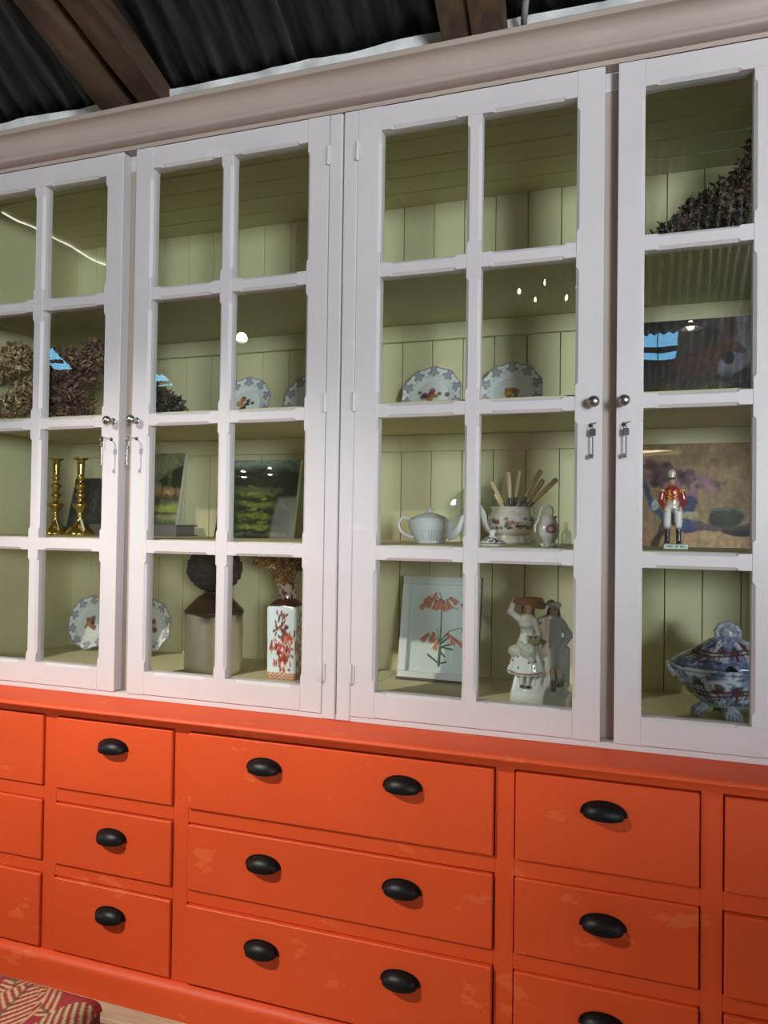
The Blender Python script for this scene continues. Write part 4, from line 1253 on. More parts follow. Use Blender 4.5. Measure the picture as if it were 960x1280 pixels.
rs = np.random.default_rng(11)
stem = [(0.15, 0.14, 0.1, 0.34), (0.1, 0.34, 0.3, 0.52), (0.3, 0.52, 0.1, 0.72), (0.1, 0.72, 0.05, 0.95), (0.1, 0.34, -0.4, 0.5), (0.3, 0.52, 0.6, 0.66), (-0.2, 0.42, -0.6, 0.44), (0.1, 0.3, 0.6, 0.34), (0.05, 0.7, -0.4, 0.74)]
for a in stem: c = mixc(c, srgb(164, 92, 74), seg(U, Vv * 2.2, a[0], a[1] * 2.2, a[2], a[3] * 2.2, 0.034))
for k_ in range(150):
    a = stem[rs.integers(len(stem))]; q = rs.uniform()
    cx = a[0] + (a[2] - a[0]) * q + rs.normal(0, 0.30); cy = a[1] + (a[3] - a[1]) * q + rs.normal(0, 0.05)
    if cy > 0.97: continue
    col = [(186, 78, 60), (150, 58, 48), (92, 52, 50), (206, 128, 108)][rs.integers(4)]
    if cy > 0.62: col = [(104, 56, 52), (80, 52, 54), (140, 70, 60)][rs.integers(3)]
    c = mixc(c, srgb(*col), ell(U, Vv * 2.2, cx, cy * 2.2, 0.13, 0.055, 0.4, rs.uniform(-1.4, 1.4)))
for (cx, cy, r_) in ((0.1, 0.21, 0.30), (0.1, 0.42, 0.2), (-0.35, 0.52, 0.14), (0.45, 0.5, 0.13)):
    d_ = np.hypot(U - cx, Vv * 2.2 - cy * 2.2); an = np.arctan2(Vv * 2.2 - cy * 2.2, U - cx)
    c = mixc(c, srgb(192, 70, 50), np.clip((r_ * (0.75 + 0.25 * np.sin(an * 5)) - d_) * 30, 0, 1) * (d_ > r_ * 0.4))
    c = mixc(c, srgb(232, 214, 204), np.clip((r_ * 0.4 - d_) * 30, 0, 1))
lowb = P[:, 2] < 0.022
c = mixc(c, srgb(176, 110, 70), lowb * 0.9)
c = mixc(c, srgb(226, 200, 170), lowb * (np.sin(U * 22) * np.sin(P[:, 2] * 600) > 0.2) * 0.8)
c = mixc(c, srgb(86, 44, 42), ((P[:, 2] > 0.221) & (P[:, 2] < 0.245)) * 1.0)
nk = (P[:, 2] >= 0.245)
c = mixc(c, srgb(204, 190, 176), nk); ang_ = np.arctan2(P[:, 0], -P[:, 1])
c = mixc(c, srgb(120, 48, 42), nk * np.clip((fbm(ang_ * 5, P[:, 2] * 110, 71, 2) - 0.5) * 12, 0, 1))
mb = MB().add([(p[0] + VX, p[1] + VY, p[2] + FLOORZ) for p in v], f)
mb.build('body', M_CHINA, t, smooth=50, paint=c, fix=True)

# dried flowers
def florets(n, clumps, cols, size, seed, zmax=None, curl=1.0):
    """clumps: (x,y,z,rx,ry,rz); curled petals scattered over the clumps"""
    rs = np.random.default_rng(seed)
    V = []; F = []; C = []
    for k_ in range(n):
        cl = clumps[rs.integers(len(clumps))]
        d = rs.normal(size=3); d /= np.linalg.norm(d)
        q = rs.uniform(0.45, 1.0) ** 0.5
        p = np.array(cl[:3]) + d * np.array(cl[3:6]) * q
        if zmax is not None and p[2] > zmax: p[2] = zmax - rs.uniform(0, 0.01)
        t_ = d + rs.normal(size=3) * 0.7; t_ /= np.linalg.norm(t_)
        b_ = np.cross(t_, rs.normal(size=3)); b_ /= np.linalg.norm(b_)
        n_ = np.cross(t_, b_)
        L = size * rs.uniform(0.6, 1.5); w = L * rs.uniform(0.25, 0.5)
        base_ = len(V)
        col = np.array(cols[rs.integers(len(cols))]) * rs.uniform(0.6, 1.25)
        for i in range(4):
            u = i / 3
            c0 = p + t_ * L * u + n_ * L * curl * 0.5 * u * u
            ww = w * (0.4 + 0.9 * math.sin(PI * (0.15 + 0.75 * u)))
            if zmax is not None: c0[2] = min(c0[2], zmax)
            V.append(tuple(c0 - b_ * ww / 2 + n_ * w * 0.25)); V.append(tuple(c0)); V.append(tuple(c0 + b_ * ww / 2 + n_ * w * 0.25))
            C += [col, col * 0.8, col]
        for i in range(3):
            q0 = base_ + i * 3
            F += [(q0, q0 + 1, q0 + 4, q0 + 3), (q0 + 1, q0 + 2, q0 + 5, q0 + 4)]
    return MB().add(V, F), np.array(C)

def stems(pairs, r, mat_, parent, name='stem'):
    for a, b in pairs:
        a = Vector(a); b = Vector(b)
        m_ = (a + b) / 2 + Vector((random.uniform(-.006, .006), random.uniform(-.006, .006), 0.004))
        MB().tube([a, (a + m_) / 2, m_, (m_ + b) / 2, b], r, 5).build(name, mat_, parent)
M_STEM = mat('dried_stem', (0.14, 0.10, 0.055), 0.85, var=0.3)

t = empty('dried_flowers', (VX, VY, FLOORZ + 0.262), 'golden brown dried flowers standing in the square floral vase', 'dried flowers')
cl = [(VX - 0.075, VY - 0.02, 1.165, .024, .03, .016), (VX - 0.035, VY - 0.02, 1.158, .03, .035, .024), (VX + 0.0, VY - 0.03, 1.150, .032, .035, .028), (VX + 0.03, VY, 1.160, .03, .035, .026), (VX + 0.055, VY - 0.01, 1.165, .03, .03, .02), (VX - 0.005, VY - 0.02, 1.115, .022, .022, .022), (VX - 0.02, VY + 0.03, 1.165, .04, .03, .02)]
mb, c = florets(1500, cl, [srgb(190, 146, 78), srgb(150, 100, 56), srgb(112, 68, 46), srgb(206, 170, 96)], 0.011, 81, 1.196)
tag(mb.build('blossoms', M_DRY, t, paint=c, fix=False), kind='stuff')
stems([((VX + 0.004 * k_ - 0.01, VY, FLOORZ + 0.262), (q[0], q[1], q[2])) for k_, q in enumerate(cl[:5])], 0.0014, M_STEM, t)

def bunch(label, clumps, cols, n, size, seed, zb, zmax, st):
    x_ = sum(q[0] for q in clumps) / len(clumps); y_ = sum(q[1] for q in clumps) / len(clumps)
    t = empty('dried_flower_bunch', (x_, y_, zb), label, 'dried flowers', 'dried flower bunches lying on the upper shelves')
    mb, c = florets(n, clumps, cols, size, seed, zmax)
    mb.v = [(max(a, -2.008), max(0.055, min(b, 0.53)), max(z, zb + 0.001)) for a, b, z in mb.v]
    tag(mb.build('blossoms', M_DRY, t, paint=c, fix=False), kind='stuff')
    stems(st, 0.0016, M_STEM, t)
Z2 = SHELF2
tan_ = [srgb(196, 170, 124), srgb(160, 132, 92), srgb(212, 190, 146), srgb(130, 108, 76)]
brn = [srgb(150, 116, 92), srgb(112, 86, 70), srgb(176, 138, 106), srgb(88, 72, 64), srgb(130, 98, 90)]
dk = [srgb(92, 82, 72), srgb(66, 58, 54), srgb(116, 102, 88)]
bunch('pale tan dried flower bunch in the corner above the plain side wall', [(-1.972 + 0.016 * (i % 3), 0.13 + 0.05 * (i % 4), Z2 + 0.03 + 0.038 * i, .034, .05, .035) for i in range(7)], tan_, 2200, 0.013, 91, Z2, 1.92, [((-1.965, 0.15, Z2 + 0.004), (-1.96, 0.2, Z2 + 0.2)), ((-1.945, 0.17, Z2 + 0.004), (-1.94, 0.22, Z2 + 0.22))])
bunch('brown dried flower bunch on the shelf above the brass candlesticks', [(-1.828, .22, Z2 + .06, .045, .07, .05), (-1.822, .25, Z2 + .15, .05, .07, .06), (-1.80, .24, Z2 + .21, .05, .06, .05), (-1.76, .22, Z2 + .12, .06, .07, .07), (-1.75, .26, Z2 + .22, .05, .06, .045), (-1.70, .22, Z2 + .17, .05, .06, .06), (-1.70, .20, Z2 + .06, .06, .07, .05), (-1.78, .18, Z2 + .05, .06, .06, .045), (-1.66, .24, Z2 + .23, .04, .05, .05)], brn, 3600, 0.013, 92, Z2, 1.92, [((-1.8, .2, Z2 + .005), (-1.74, .25, Z2 + .24)), ((-1.74, .2, Z2 + .005), (-1.66, .24, Z2 + .27)), ((-1.81, .2, Z2 + .005), (-1.825, .26, Z2 + .22))])
bunch('dark grey dried flower bunch on the shelf above the tree landscape', [(-1.49, .25, Z2 + .05, .05, .06, .05), (-1.45, .24, Z2 + .10, .05, .06, .05), (-1.40, .23, Z2 + .06, .05, .06, .045), (-1.50, .26, Z2 + .14, .04, .05, .05), (-1.355, .23, Z2 + .05, .035, .05, .035)], dk, 1900, 0.012, 93, Z2, 1.92, [((-1.46, .2, Z2 + .005), (-1.5, .27, Z2 + .2)), ((-1.42, .2, Z2 + .005), (-1.38, .24, Z2 + .12))])
Z1 = SHELF1
bunch('dark brown dried flower heap on the top shelf above the horse painting', [(.12, .25, Z1 + .06, .05, .07, .05), (.19, .26, Z1 + .10, .06, .07, .07), (.26, .27, Z1 + .13, .07, .07, .09), (.32, .27, Z1 + .19, .06, .07, .10), (.35, .28, Z1 + .26, .06, .07, .08), (.24, .2, Z1 + .04, .08, .07, .04), (.38, .25, Z1 + .10, .07, .07, .09), (.43, .27, Z1 + .2, .06, .07, .1)], [srgb(74, 54, 40), srgb(52, 38, 30), srgb(96, 72, 52), srgb(64, 52, 44)], 3600, 0.014, 94, Z1, 2.31, [((.2, .22, Z1 + .005), (.3, .27, Z1 + .28)), ((.28, .22, Z1 + .005), (.37, .28, Z1 + .33)), ((.16, .22, Z1 + .005), (.22, .27, Z1 + .2))])
print('dried flowers done')

# ------------------------------------------------------------------ white creamware teapot
TX, TY, TZ = -0.512, 0.262, SHELF3
t = empty('teapot', (TX, TY, TZ), 'white fluted creamware teapot with lid and curved spout', 'teapot')
bp = [(0.0, 0.0), (0.040, 0.0), (0.0415, 0.003), (0.041, 0.006), (0.046, 0.014), (0.054, 0.026), (0.060, 0.034), (0.0625, 0.040), (0.0645, 0.048), (0.0665, 0.058), (0.068, 0.064), (0.066, 0.066), (0.058, 0.0665), (0.0, 0.066)]
fine = []
for (a, b), (c_, d_) in zip(bp[:-1], bp[1:]):
    for q in range(3): fine.append((a + (c_ - a) * q / 3, b + (d_ - b) * q / 3))
NSG = 144
mb = MB(); v = []
for r_, z_ in fine:
    for k_ in range(NSG):
        a = 2 * PI * k_ / NSG
        flut = 1 - 0.085 * max(0, math.cos(36 * a)) * (1 if 0.007 < z_ < 0.037 else 0)
        v.append((TX + r_ * flut * math.sin(a), TY - 0.70 * r_ * flut * math.cos(a), TZ + z_))
f = []
for i in range(len(fine) - 1):
    for k_ in range(NSG):
        k2 = (k_ + 1) % NSG
        f.append((i * NSG + k_, i * NSG + k2, (i + 1) * NSG + k2, (i + 1) * NSG + k_))
mb.add(v, f).build('body', M_CREAM, t, smooth=50)
lp = [(0.054, 0.0667), (0.0545, 0.070), (0.048, 0.074), (0.036, 0.0795), (0.022, 0.084), (0.012, 0.0865), (0.006, 0.088), (0.005, 0.0915), (0.0095, 0.0955), (0.0105, 0.098), (0.007, 0.1005), (0.0, 0.1015)]
lid_ = MB().lathe(lp, 48, TX - 0.004, TY, TZ, 1.0, 0.70, cap=False).build('lid', M_CREAM, t, smooth=50)
sp = [(0.050, 0, 0.022), (0.066, 0, 0.026), (0.078, 0, 0.040), (0.085, 0, 0.058), (0.090, 0, 0.073), (0.0955, 0, 0.081)]
MB().tube([(TX + a, TY + b, TZ + c_) for a, b, c_ in sp], [0.0145, 0.0135, 0.0105, 0.008, 0.0066, 0.0062], 14).build('spout', M_CREAM, t, smooth=60)
hp = [(-0.055, 0, 0.056), (-0.066, 0, 0.070), (-0.080, 0, 0.074), (-0.092, 0, 0.066), (-0.096, 0, 0.050), (-0.090, 0, 0.034), (-0.078, 0, 0.024), (-0.062, 0, 0.018), (-0.048, 0, 0.016)]
MB().tube([(TX + a, TY + b, TZ + c_) for a, b, c_ in hp], [0.005, 0.0048, 0.0046, 0.0046, 0.0046, 0.0046, 0.0046, 0.005, 0.006], 10).build('handle', M_CREAM, t, smooth=60)

# ------------------------------------------------------------------ floral pot without its lid, full of bone-handled knives
def china_lathe(prof, segs, cx, cy, cz, ax, ay, paintf, name, parent, sub=3):
    fine = []
    for (a, b), (c_, d_) in zip(prof[:-1], prof[1:]):
        nn = max(1, int(math.hypot(c_ - a, d_ - b) / 0.0025))
        for q in range(nn): fine.append((a + (c_ - a) * q / nn, b + (d_ - b) * q / nn))
    fine.append(prof[-1])
    mb = MB().lathe(fine, segs, 0, 0, 0, ax, ay, cap=False)
    P = np.array(mb.v)
    A = np.arctan2(P[:, 0] / ax, -P[:, 1] / ay)
    c = paintf(A, P[:, 2], P)
    mb.v = [(p[0] + cx, p[1] + cy, p[2] + cz) for p in mb.v]
    return mb.build(name, M_CHINA, parent, smooth=50, paint=c)
def sprig(A, z, z0, z1, seed, base_c, cols, n, ra=0.14, rz=0.006, amp=1.0):
    c = np.tile(np.array(base_c), (len(A), 1))
    rs = np.random.default_rng(seed)
    for k_ in range(n):
        a0 = rs.uniform(-PI, PI); zz_ = rs.uniform(z0, z1)
        da = (A - a0 + PI) % (2 * PI) - PI
        d = np.hypot(da / ra, (z - zz_) / rz)
        c = mixc(c, srgb(*cols[rs.integers(len(cols))]), np.clip((rs.uniform(0.5, 1.0) - d) * 4, 0, 1) * amp)
    return c
PX, PY, PZ = -0.301, 0.375, SHELF3
t = empty('floral_pot', (PX, PY, PZ), 'flower painted china pot with spout, open and full of knives', 'teapot')
pp = [(0.0, 0.0), (0.046, 0.0), (0.050, 0.004), (0.048, 0.020), (0.046, 0.026), (0.056, 0.034), (0.064, 0.050), (0.067, 0.066), (0.065, 0.080), (0.058, 0.090), (0.056, 0.096), (0.060, 0.104), (0.062, 0.107), (0.058, 0.107), (0.053, 0.098), (0.050, 0.06), (0.0, 0.028)]
def f_pot(A, z, P):
    c = sprig(A, z, 0.044, 0.074, 5, srgb(206, 198, 188), [(120, 72, 62), (70, 60, 64), (150, 96, 88), (96, 100, 78), (176, 120, 110)], 110, 0.13, 0.0065)
    c = mixc(c, srgb(150, 140, 126), (np.abs(z - 0.0255) < 0.0016) * 0.8)
    return mixc(c, srgb(176, 160, 140), (z > 0.088) * (fbm(A * 4, z * 90, 6) - 0.35) * 1.6)
china_lathe(pp, 96, PX, PY, PZ, 1.03, 0.74, f_pot, 'body', t)
sp = [(-0.056, 0, 0.040), (-0.070, 0, 0.046), (-0.078, 0, 0.066), (-0.084, 0, 0.090), (-0.094, 0, 0.108)]
mb = MB().tube([(PX + a, PY + b, PZ + c_) for a, b, c_ in sp], [0.015, 0.013, 0.010, 0.0085, 0.0075], 16)
P = np.array(mb.v)
c = sprig(np.arctan2(P[:, 1] - PY, P[:, 0] - PX) * 3, P[:, 2], PZ + 0.03, PZ + 0.11, 8, srgb(212, 208, 204), [(112, 84, 110), (150, 110, 120), (80, 70, 90)], 60, 0.3, 0.006)
mb.build('spout', M_CHINA, t, smooth=60, paint=c)

def knife(label, tip, foot, th_=0.0068):
    tip = Vector(tip); foot = Vector(foot)
    d = (tip - foot)
    L = d.length; d.normalize()
    t = empty('table_knife', tuple(foot), label, 'knife', 'bone handled knives in the floral pot')
    f0 = foot + d * (L * 0.57)
    MB().tube([f0, f0 + d * 0.004, f0 + d * (L * 0.22), tip - d * 0.006, tip - d * 0.001], [th_ * 0.78, th_ * 0.86, th_, th_ * 1.06, th_ * 0.6], 12, 0.72).build('handle', M_BONE, t, smooth=50)
    MB().tube([f0 - d * 0.026, f0 - d * 0.018, f0 - d * 0.0003], [th_ * 0.5, th_ * 0.85, th_ * 0.82], 12, 0.74).build('bolster', M_DARKSTEEL, t, smooth=50)
    MB().tube([foot, foot + d * 0.01, f0 - d * 0.0265], [0.002, 0.0065, 0.0068], 8, 0.14).build('blade', M_DARKSTEEL, t)
zf = PZ + 0.034
for lab, tp, ft in (
        ('bone handled knife leaning furthest towards the pot spout', (-0.362, 0.37, 1.406), (-0.283, 0.375, zf)),
        ('upright bone handled knife between the spout side knife and the middle one', (-0.310, 0.36, 1.434), (-0.297, 0.362, zf)),
        ('upright bone handled knife in the middle of the floral pot', (-0.279, 0.372, 1.439), (-0.306, 0.380, zf)),
        ('thick bone handled knife leaning out halfway towards the small ornate jug', (-0.215, 0.355, 1.439), (-0.316, 0.352, zf)),
        ('short bone handled knife half hidden behind the thick leaning one', (-0.212, 0.392, 1.413), (-0.316, 0.398, zf)),
        ('long bone handled knife leaning lowest over the small ornate jug', (-0.172, 0.365, 1.414), (-0.326, 0.372, zf)),
        ('short pale knife standing low between pot rim and spout', (-0.346, 0.345, 1.372), (-0.290, 0.392, zf))):
    knife(lab, tp, ft)

# lid lying in front of the pot
LX, LY = -0.313, 0.118
lidp = [(0.0, 0.0), (0.030, 0.0), (0.0355, 0.004), (0.036, 0.007), (0.031, 0.011), (0.022, 0.018), (0.014, 0.023), (0.008, 0.026), (0.006, 0.029), (0.0085, 0.034), (0.0095, 0.038), (0.006, 0.042), (0.0, 0.043)]
def f_lid(A, z, P):
    c = sprig(A, z, 0.008, 0.022, 9, srgb(222, 222, 220), [(108, 76, 104), (70, 60, 80), (150, 100, 120), (60, 50, 56)], 60, 0.2, 0.003)
    return mixc(c, srgb(60, 44, 50), (np.abs(z - 0.0075) < 0.0009) * 0.8)
tl = empty('pot_lid', (LX, LY, SHELF3), 'small flower painted china lid lying before the floral pot', 'lid')
china_lathe(lidp, 64, LX, LY, SHELF3, 1, 1, f_lid, 'dome', tl)

# ornate creamer
CX, CY, CZ = -0.177, 0.165, SHELF3
t = empty('cream_jug', (CX, CY, CZ), 'small ornate white cream jug with high scrolled handle and portrait medallion', 'jug')
cp = [(0.0, 0.0), (0.020, 0.0), (0.022, 0.003), (0.019, 0.007), (0.016, 0.011), (0.020, 0.018), (0.0265, 0.030), (0.0285, 0.042), (0.026, 0.054), (0.021, 0.063), (0.019, 0.070), (0.021, 0.076), (0.023, 0.079), (0.019, 0.078), (0.016, 0.068), (0.0, 0.03)]
def f_cream(A, z, P):
    c = np.tile(np.array(srgb(206, 204, 200)), (len(A), 1))
    d = np.hypot((A - 0.35) / 0.55, (z - 0.046) / 0.013)
    c = mixc(c, srgb(128, 84, 74), np.clip((1 - d) * 6, 0, 1)); c = mixc(c, srgb(206, 176, 158), np.clip((0.45 - d) * 6, 0, 1))
    c = mixc(c, srgb(170, 160, 150), np.clip(1 - np.abs(d - 1.15) * 9, 0, 1) * 0.8)
    return mixc(c, srgb(186, 160, 130), (np.sin(A * 14) > 0.6) * (z < 0.028) * 0.5)
china_lathe(cp, 72, CX, CY, CZ, 1, 1, f_cream, 'body', t)
hp = [(-0.024, 0, 0.030), (-0.034, 0, 0.040), (-0.034, 0, 0.056), (-0.026, 0, 0.068), (-0.022, 0, 0.082), (-0.020, 0, 0.096), (-0.012, 0, 0.105), (0.000, 0, 0.106), (0.009, 0, 0.099), (0.011, 0, 0.088), (0.006, 0, 0.079)]
M_JW = mat('white_china', (0.62, 0.62, 0.60), 0.15, coat=0.5, var=0.06)
MB().tube([(CX + a, CY + b, CZ + c_) for a, b, c_ in hp], 0.0032, 8).build('handle', M_JW, t, smooth=60)
mb = MB()
for k_ in range(9):
    a = 2 * PI * k_ / 9
    mb.lathe([(0, -0.004), (0.0045, -0.002), (0.005, 0.001), (0.003, 0.004), (0, 0.005)], 8, CX + 0.022 * math.sin(a), CY - 0.022 * math.cos(a), CZ + 0.0055, cap=False)
tag(mb.build('foot_beading', M_JW, t, smooth=True), kind='stuff')

# clear glass pieces
GX, GY = -0.142, 0.30
t = empty('glass_cruet', (GX, GY, SHELF3), 'small clear cut glass bottle next to the ornate cream jug', 'bottle')
MB().lathe([(0.0, 0.0), (0.013, 0.0), (0.014, 0.003), (0.014, 0.034), (0.011, 0.041), (0.0055, 0.045), (0.0055, 0.050), (0.0075, 0.0515), (0.0055, 0.052), (0.004, 0.046), (0.008, 0.038), (0.0115, 0.032), (0.0115, 0.005), (0.0, 0.004)], 12, GX, GY, SHELF3, cap=False).build('bottle', M_CLEAR, t)
MB().lathe([(0.0, 0.0523), (0.0045, 0.0525), (0.007, 0.057), (0.005, 0.062), (0.0, 0.064)], 10, GX, GY, SHELF3, cap=False).build('stopper', M_CLEAR, t)
kx0, kx1, ky = -0.281, -0.205, 0.082
t = empty('knife_rest', ((kx0 + kx1) / 2, ky, SHELF3), 'clear glass knife rest lying at the shelf edge before the floral pot', 'knife rest')
mb = MB().tube([(kx0 + 0.006, ky, SHELF3 + 0.008), (kx1 - 0.006, ky, SHELF3 + 0.008)], 0.0032, 6); mb.build('bar', M_CLEAR, t)
for xx in (kx0, kx1):
    bm_ = MB().box(xx - 0.006, xx + 0.006, ky - 0.008, ky + 0.008, SHELF3 + 0.0003, SHELF3 + 0.016, 0.0035); bm_.build('end_block', M_CLEAR, t)
mb = MB().lathe([(0.0, 0.0), (0.05, 0.0), (0.075, 0.006), (0.088, 0.012), (0.0885, 0.014), (0.075, 0.009), (0.05, 0.003), (0.0, 0.003)], 64, cap=False)
mb.v = [(x_, -z_, y_ + 0.0887) for x_, y_, z_ in mb.v]
me = mb.mesh('glass_plate', M_CLEAR, smooth=50)
o = link('glass_plate', me, None, (-0.425, 0.485, SHELF3)); o.rotation_euler = (-math.radians(11), 0, 0)
tag(o, 'round clear glass plate standing behind the white teapot', 'plate')

# ------------------------------------------------------------------ tureen
RX, RYY, RZ_ = 0.258, 0.285, FLOORZ
t = empty('tureen', (RX, RYY, RZ_), 'oval blue and white covered tureen on scrolled feet', 'tureen')
BLUE, DRED, DKB = (96, 112, 156), (98, 56, 62), (46, 50, 66)
def scene_paint(A, z, zlo, zhi, seed):
    rs = np.random.default_rng(seed)
    h = (z - zlo) / (zhi - zlo)
    c = np.tile(np.array(srgb(196, 206, 216)), (len(A), 1))
    c = mixc(c, srgb(*BLUE), np.clip((fbm(A * 5, h * 4, seed) - 0.46) * 8, 0, 1) * 0.75)
    c = mixc(c, srgb(72, 82, 124), np.clip((fbm(A * 12, h * 7, seed + 5) - 0.56) * 12, 0, 1) * 0.8)
    nz = fbm(A * 16, h * 9, seed + 1)
    for k_ in range(16):                        # trees
        a0 = -PI + 2 * PI * (k_ + 0.3) / 16
        da = (A - a0 + PI) % (2 * PI) - PI
        hh = 0.60 + 0.16 * math.sin(k_ * 2.3)
        for ox, oh, ra, rh in ((0, 0, .10, .16), (-.07, -.12, .07, .10), (.07, -.1, .07, .10)):
            e = np.clip((1 - np.hypot((da - ox) / ra, (h - hh - oh) / rh) + (nz - 0.5) * 0.9) * 5, 0, 1)
            c = mixc(c, srgb(*[(52, 62, 70), (84, 52, 58)][k_ % 2]), e * 0.9)
        c = mixc(c, srgb(*DRED), (np.abs(da) < 0.022) * (h > 0.12) * (h < hh))
    for hh in (0.46, 0.32):                     # fence rails and posts
        c = mixc(c, srgb(*DRED), (np.abs(h - hh - 0.08 * np.sin(A * 3)) < 0.035) * 0.9)
    c = mixc(c, srgb(*DRED), ((A * 22 / (2 * PI)) % 1 < 0.11) * (h > 0.20) * (h < 0.58) * 0.9)
    return mixc(c, srgb(60, 66, 92), np.clip((0.14 - h) * 12, 0, 1) * (nz > 0.45) * 0.8)
def f_bowl(A, z, P):
    c = scene_paint(A, z, 0.045, 0.125, 101)
    c = mixc(c, srgb(*DKB), ((z > 0.122) & (z < 0.128)) * 0.5)
    return mixc(c, srgb(150, 176, 170), (z < 0.042) * 0.8)
ax_, ay_ = 1.0, 0.68
bowl = [(0.0, 0.030), (0.040, 0.030), (0.052, 0.033), (0.070, 0.044), (0.096, 0.064), (0.118, 0.090), (0.131, 0.114), (0.138, 0.128), (0.1405, 0.133), (0.137, 0.1345), (0.128, 0.130), (0.0, 0.128)]
china_lathe(bowl, 180, RX, RYY, RZ_, ax_, ay_, f_bowl, 'bowl', t)
lidp = [(0.132, 0.1347), (0.1335, 0.141), (0.128, 0.147), (0.114, 0.156), (0.100, 0.163), (0.084, 0.172), (0.066, 0.184), (0.046, 0.197), (0.028, 0.205), (0.020, 0.208), (0.0, 0.209)]
def f_tl(A, z, P):
    c = scene_paint(A, z, 0.15, 0.205, 103)
    c = mixc(c, srgb(*BLUE), (z < 0.152) * np.clip((fbm(A * 14, z * 200, 7) - 0.42) * 8, 0, 1))
    da = A + 0.03
    return mixc(c, srgb(12, 12, 14), ((np.hypot(da / 0.11, (z - 0.1347) / 0.0125) < 1)) * 1.0)
tlid = china_lathe(lidp, 180, RX, RYY, RZ_, ax_, ay_, f_tl, 'lid', t)
M_TB = mat('blue_white_glaze', (0.30, 0.34, 0.40), 0.14, coat=0.5, var=0.55, scale=90)
kp = [(-0.024, 0, 0.206), (-0.027, 0, 0.219), (-0.018, 0, 0.233), (0.0, 0, 0.239), (0.018, 0, 0.233), (0.027, 0, 0.219), (0.024, 0, 0.206)]
MB().tube([(RX + a, RYY + b, RZ_ + c_) for a, b, c_ in kp], [0.007, 0.0065, 0.007, 0.0085, 0.007, 0.0065, 0.007], 12).build('loop_handle', M_TB, tlid, smooth=60)
MB().lathe([(0.0, 0.205), (0.019, 0.207), (0.022, 0.216), (0.017, 0.228), (0.0, 0.233)], 20, RX, RYY, RZ_, 1, 0.7, cap=False).build('finial', M_TB, tlid, smooth=60)
for sx in (-1, 1):
    MB().tube([(RX + sx * 0.124, RYY, RZ_ + 0.104), (RX + sx * 0.133, RYY, RZ_ + 0.118), (RX + sx * 0.1395, RYY, RZ_ + 0.130), (RX + sx * 0.1415, RYY, RZ_ + 0.138)], [0.010, 0.010, 0.008, 0.004], 12, 2.4).build('side_handle', M_TB, t, smooth=60)
for an in (0.12, 1.69, 3.26, 4.83):
    dx_, dy_ = math.sin(an), -math.cos(an)
    lx_, ly_ = 0.050 * (1.25 if abs(dx_) > 0.5 else 1.0), 0.050
    def fp_(r, z): return (RX + dx_ * (lx_ + r), RYY + dy_ * (ly_ * 0.75 + r), RZ_ + z)
    pts = [fp_(-0.022, 0.046), fp_(-0.010, 0.034), fp_(0.000, 0.020), fp_(0.008, 0.0095), fp_(0.018, 0.008), fp_(0.0225, 0.015), fp_(0.018, 0.020)]
    MB().tube(pts, [0.018, 0.015, 0.011, 0.0090, 0.0066, 0.005, 0.004], 12).build('scroll_foot', M_TB, t, smooth=60)
    mb = MB()
    for q in range(-2, 3):
        ta = an + q * 0.26
        ex, ey = math.sin(ta), -math.cos(ta)
        c0 = Vector(fp_(-0.012, 0.040)); c1 = c0 + Vector((ex * 0.030, ey * 0.026, -0.020)); c2 = c0 + Vector((ex * 0.036, ey * 0.032, -0.034))
        c2.z = max(c2.z, RZ_ + 0.005)
        mb.tube([c0, c1, c2], [0.005, 0.0052, 0.0035], 8)
    tag(mb.build('shell_ribs', M_TB, t, smooth=60), kind='stuff')
print('china done')

# ------------------------------------------------------------------ keys hanging at the locks
KLAB = ['small steel key hanging from the lock of the door before the candlesticks', 'small steel key hanging from the lock of the door before the tree landscape', 'small steel key hanging from the lock of the door before the knives', 'small steel key hanging from the lock of the door before the soldier figurine']
for i, lx in enumerate(lk):
    zl = 1.512
    t = empty('key', (lx, -0.0015, zl), KLAB[i], 'key', 'keys hanging from the door locks')
    out = 0.042 if i < 2 else 0.020
    MB().tube([(lx, -0.002, zl), (lx, -out * 0.6, zl + 0.001), (lx + (0.012 if i > 1 else 0), -out, zl + 0.003)], 0.0016, 8).build('wire', M_STEEL, t, smooth=60)
    kx = lx + 0.010 * (i > 1) * 0.4; ky = -out + 0.002
    ring = [(kx, ky + 0.0065 * math.cos(2 * PI * k_ / 16), zl - 0.005 + 0.0075 * math.sin(2 * PI * k_ / 16)) for k_ in range(17)]
    MB().tube(ring, 0.0012, 6).build('ring', M_STEEL, t, smooth=60)
    bow = MB().box(kx - 0.0062, kx + 0.0062, ky - 0.0011, ky + 0.0011, zl - 0.0265, zl - 0.0105, 0.001)
    bow.build('bow', M_STEEL if i < 2 else M_DARKSTEEL, t)
    sh_ = MB().tube([(kx, ky, zl - 0.0262), (kx, ky, zl - 0.078)], 0.0017, 8)
    sh_.build('shank', M_STEEL if i < 2 else M_DARKSTEEL, t, smooth=60)
    MB().box(kx - 0.0075, kx - 0.0012, ky - 0.001, ky + 0.001, zl - 0.0775, zl - 0.068).build('bit', M_STEEL if i < 2 else M_DARKSTEEL, t)

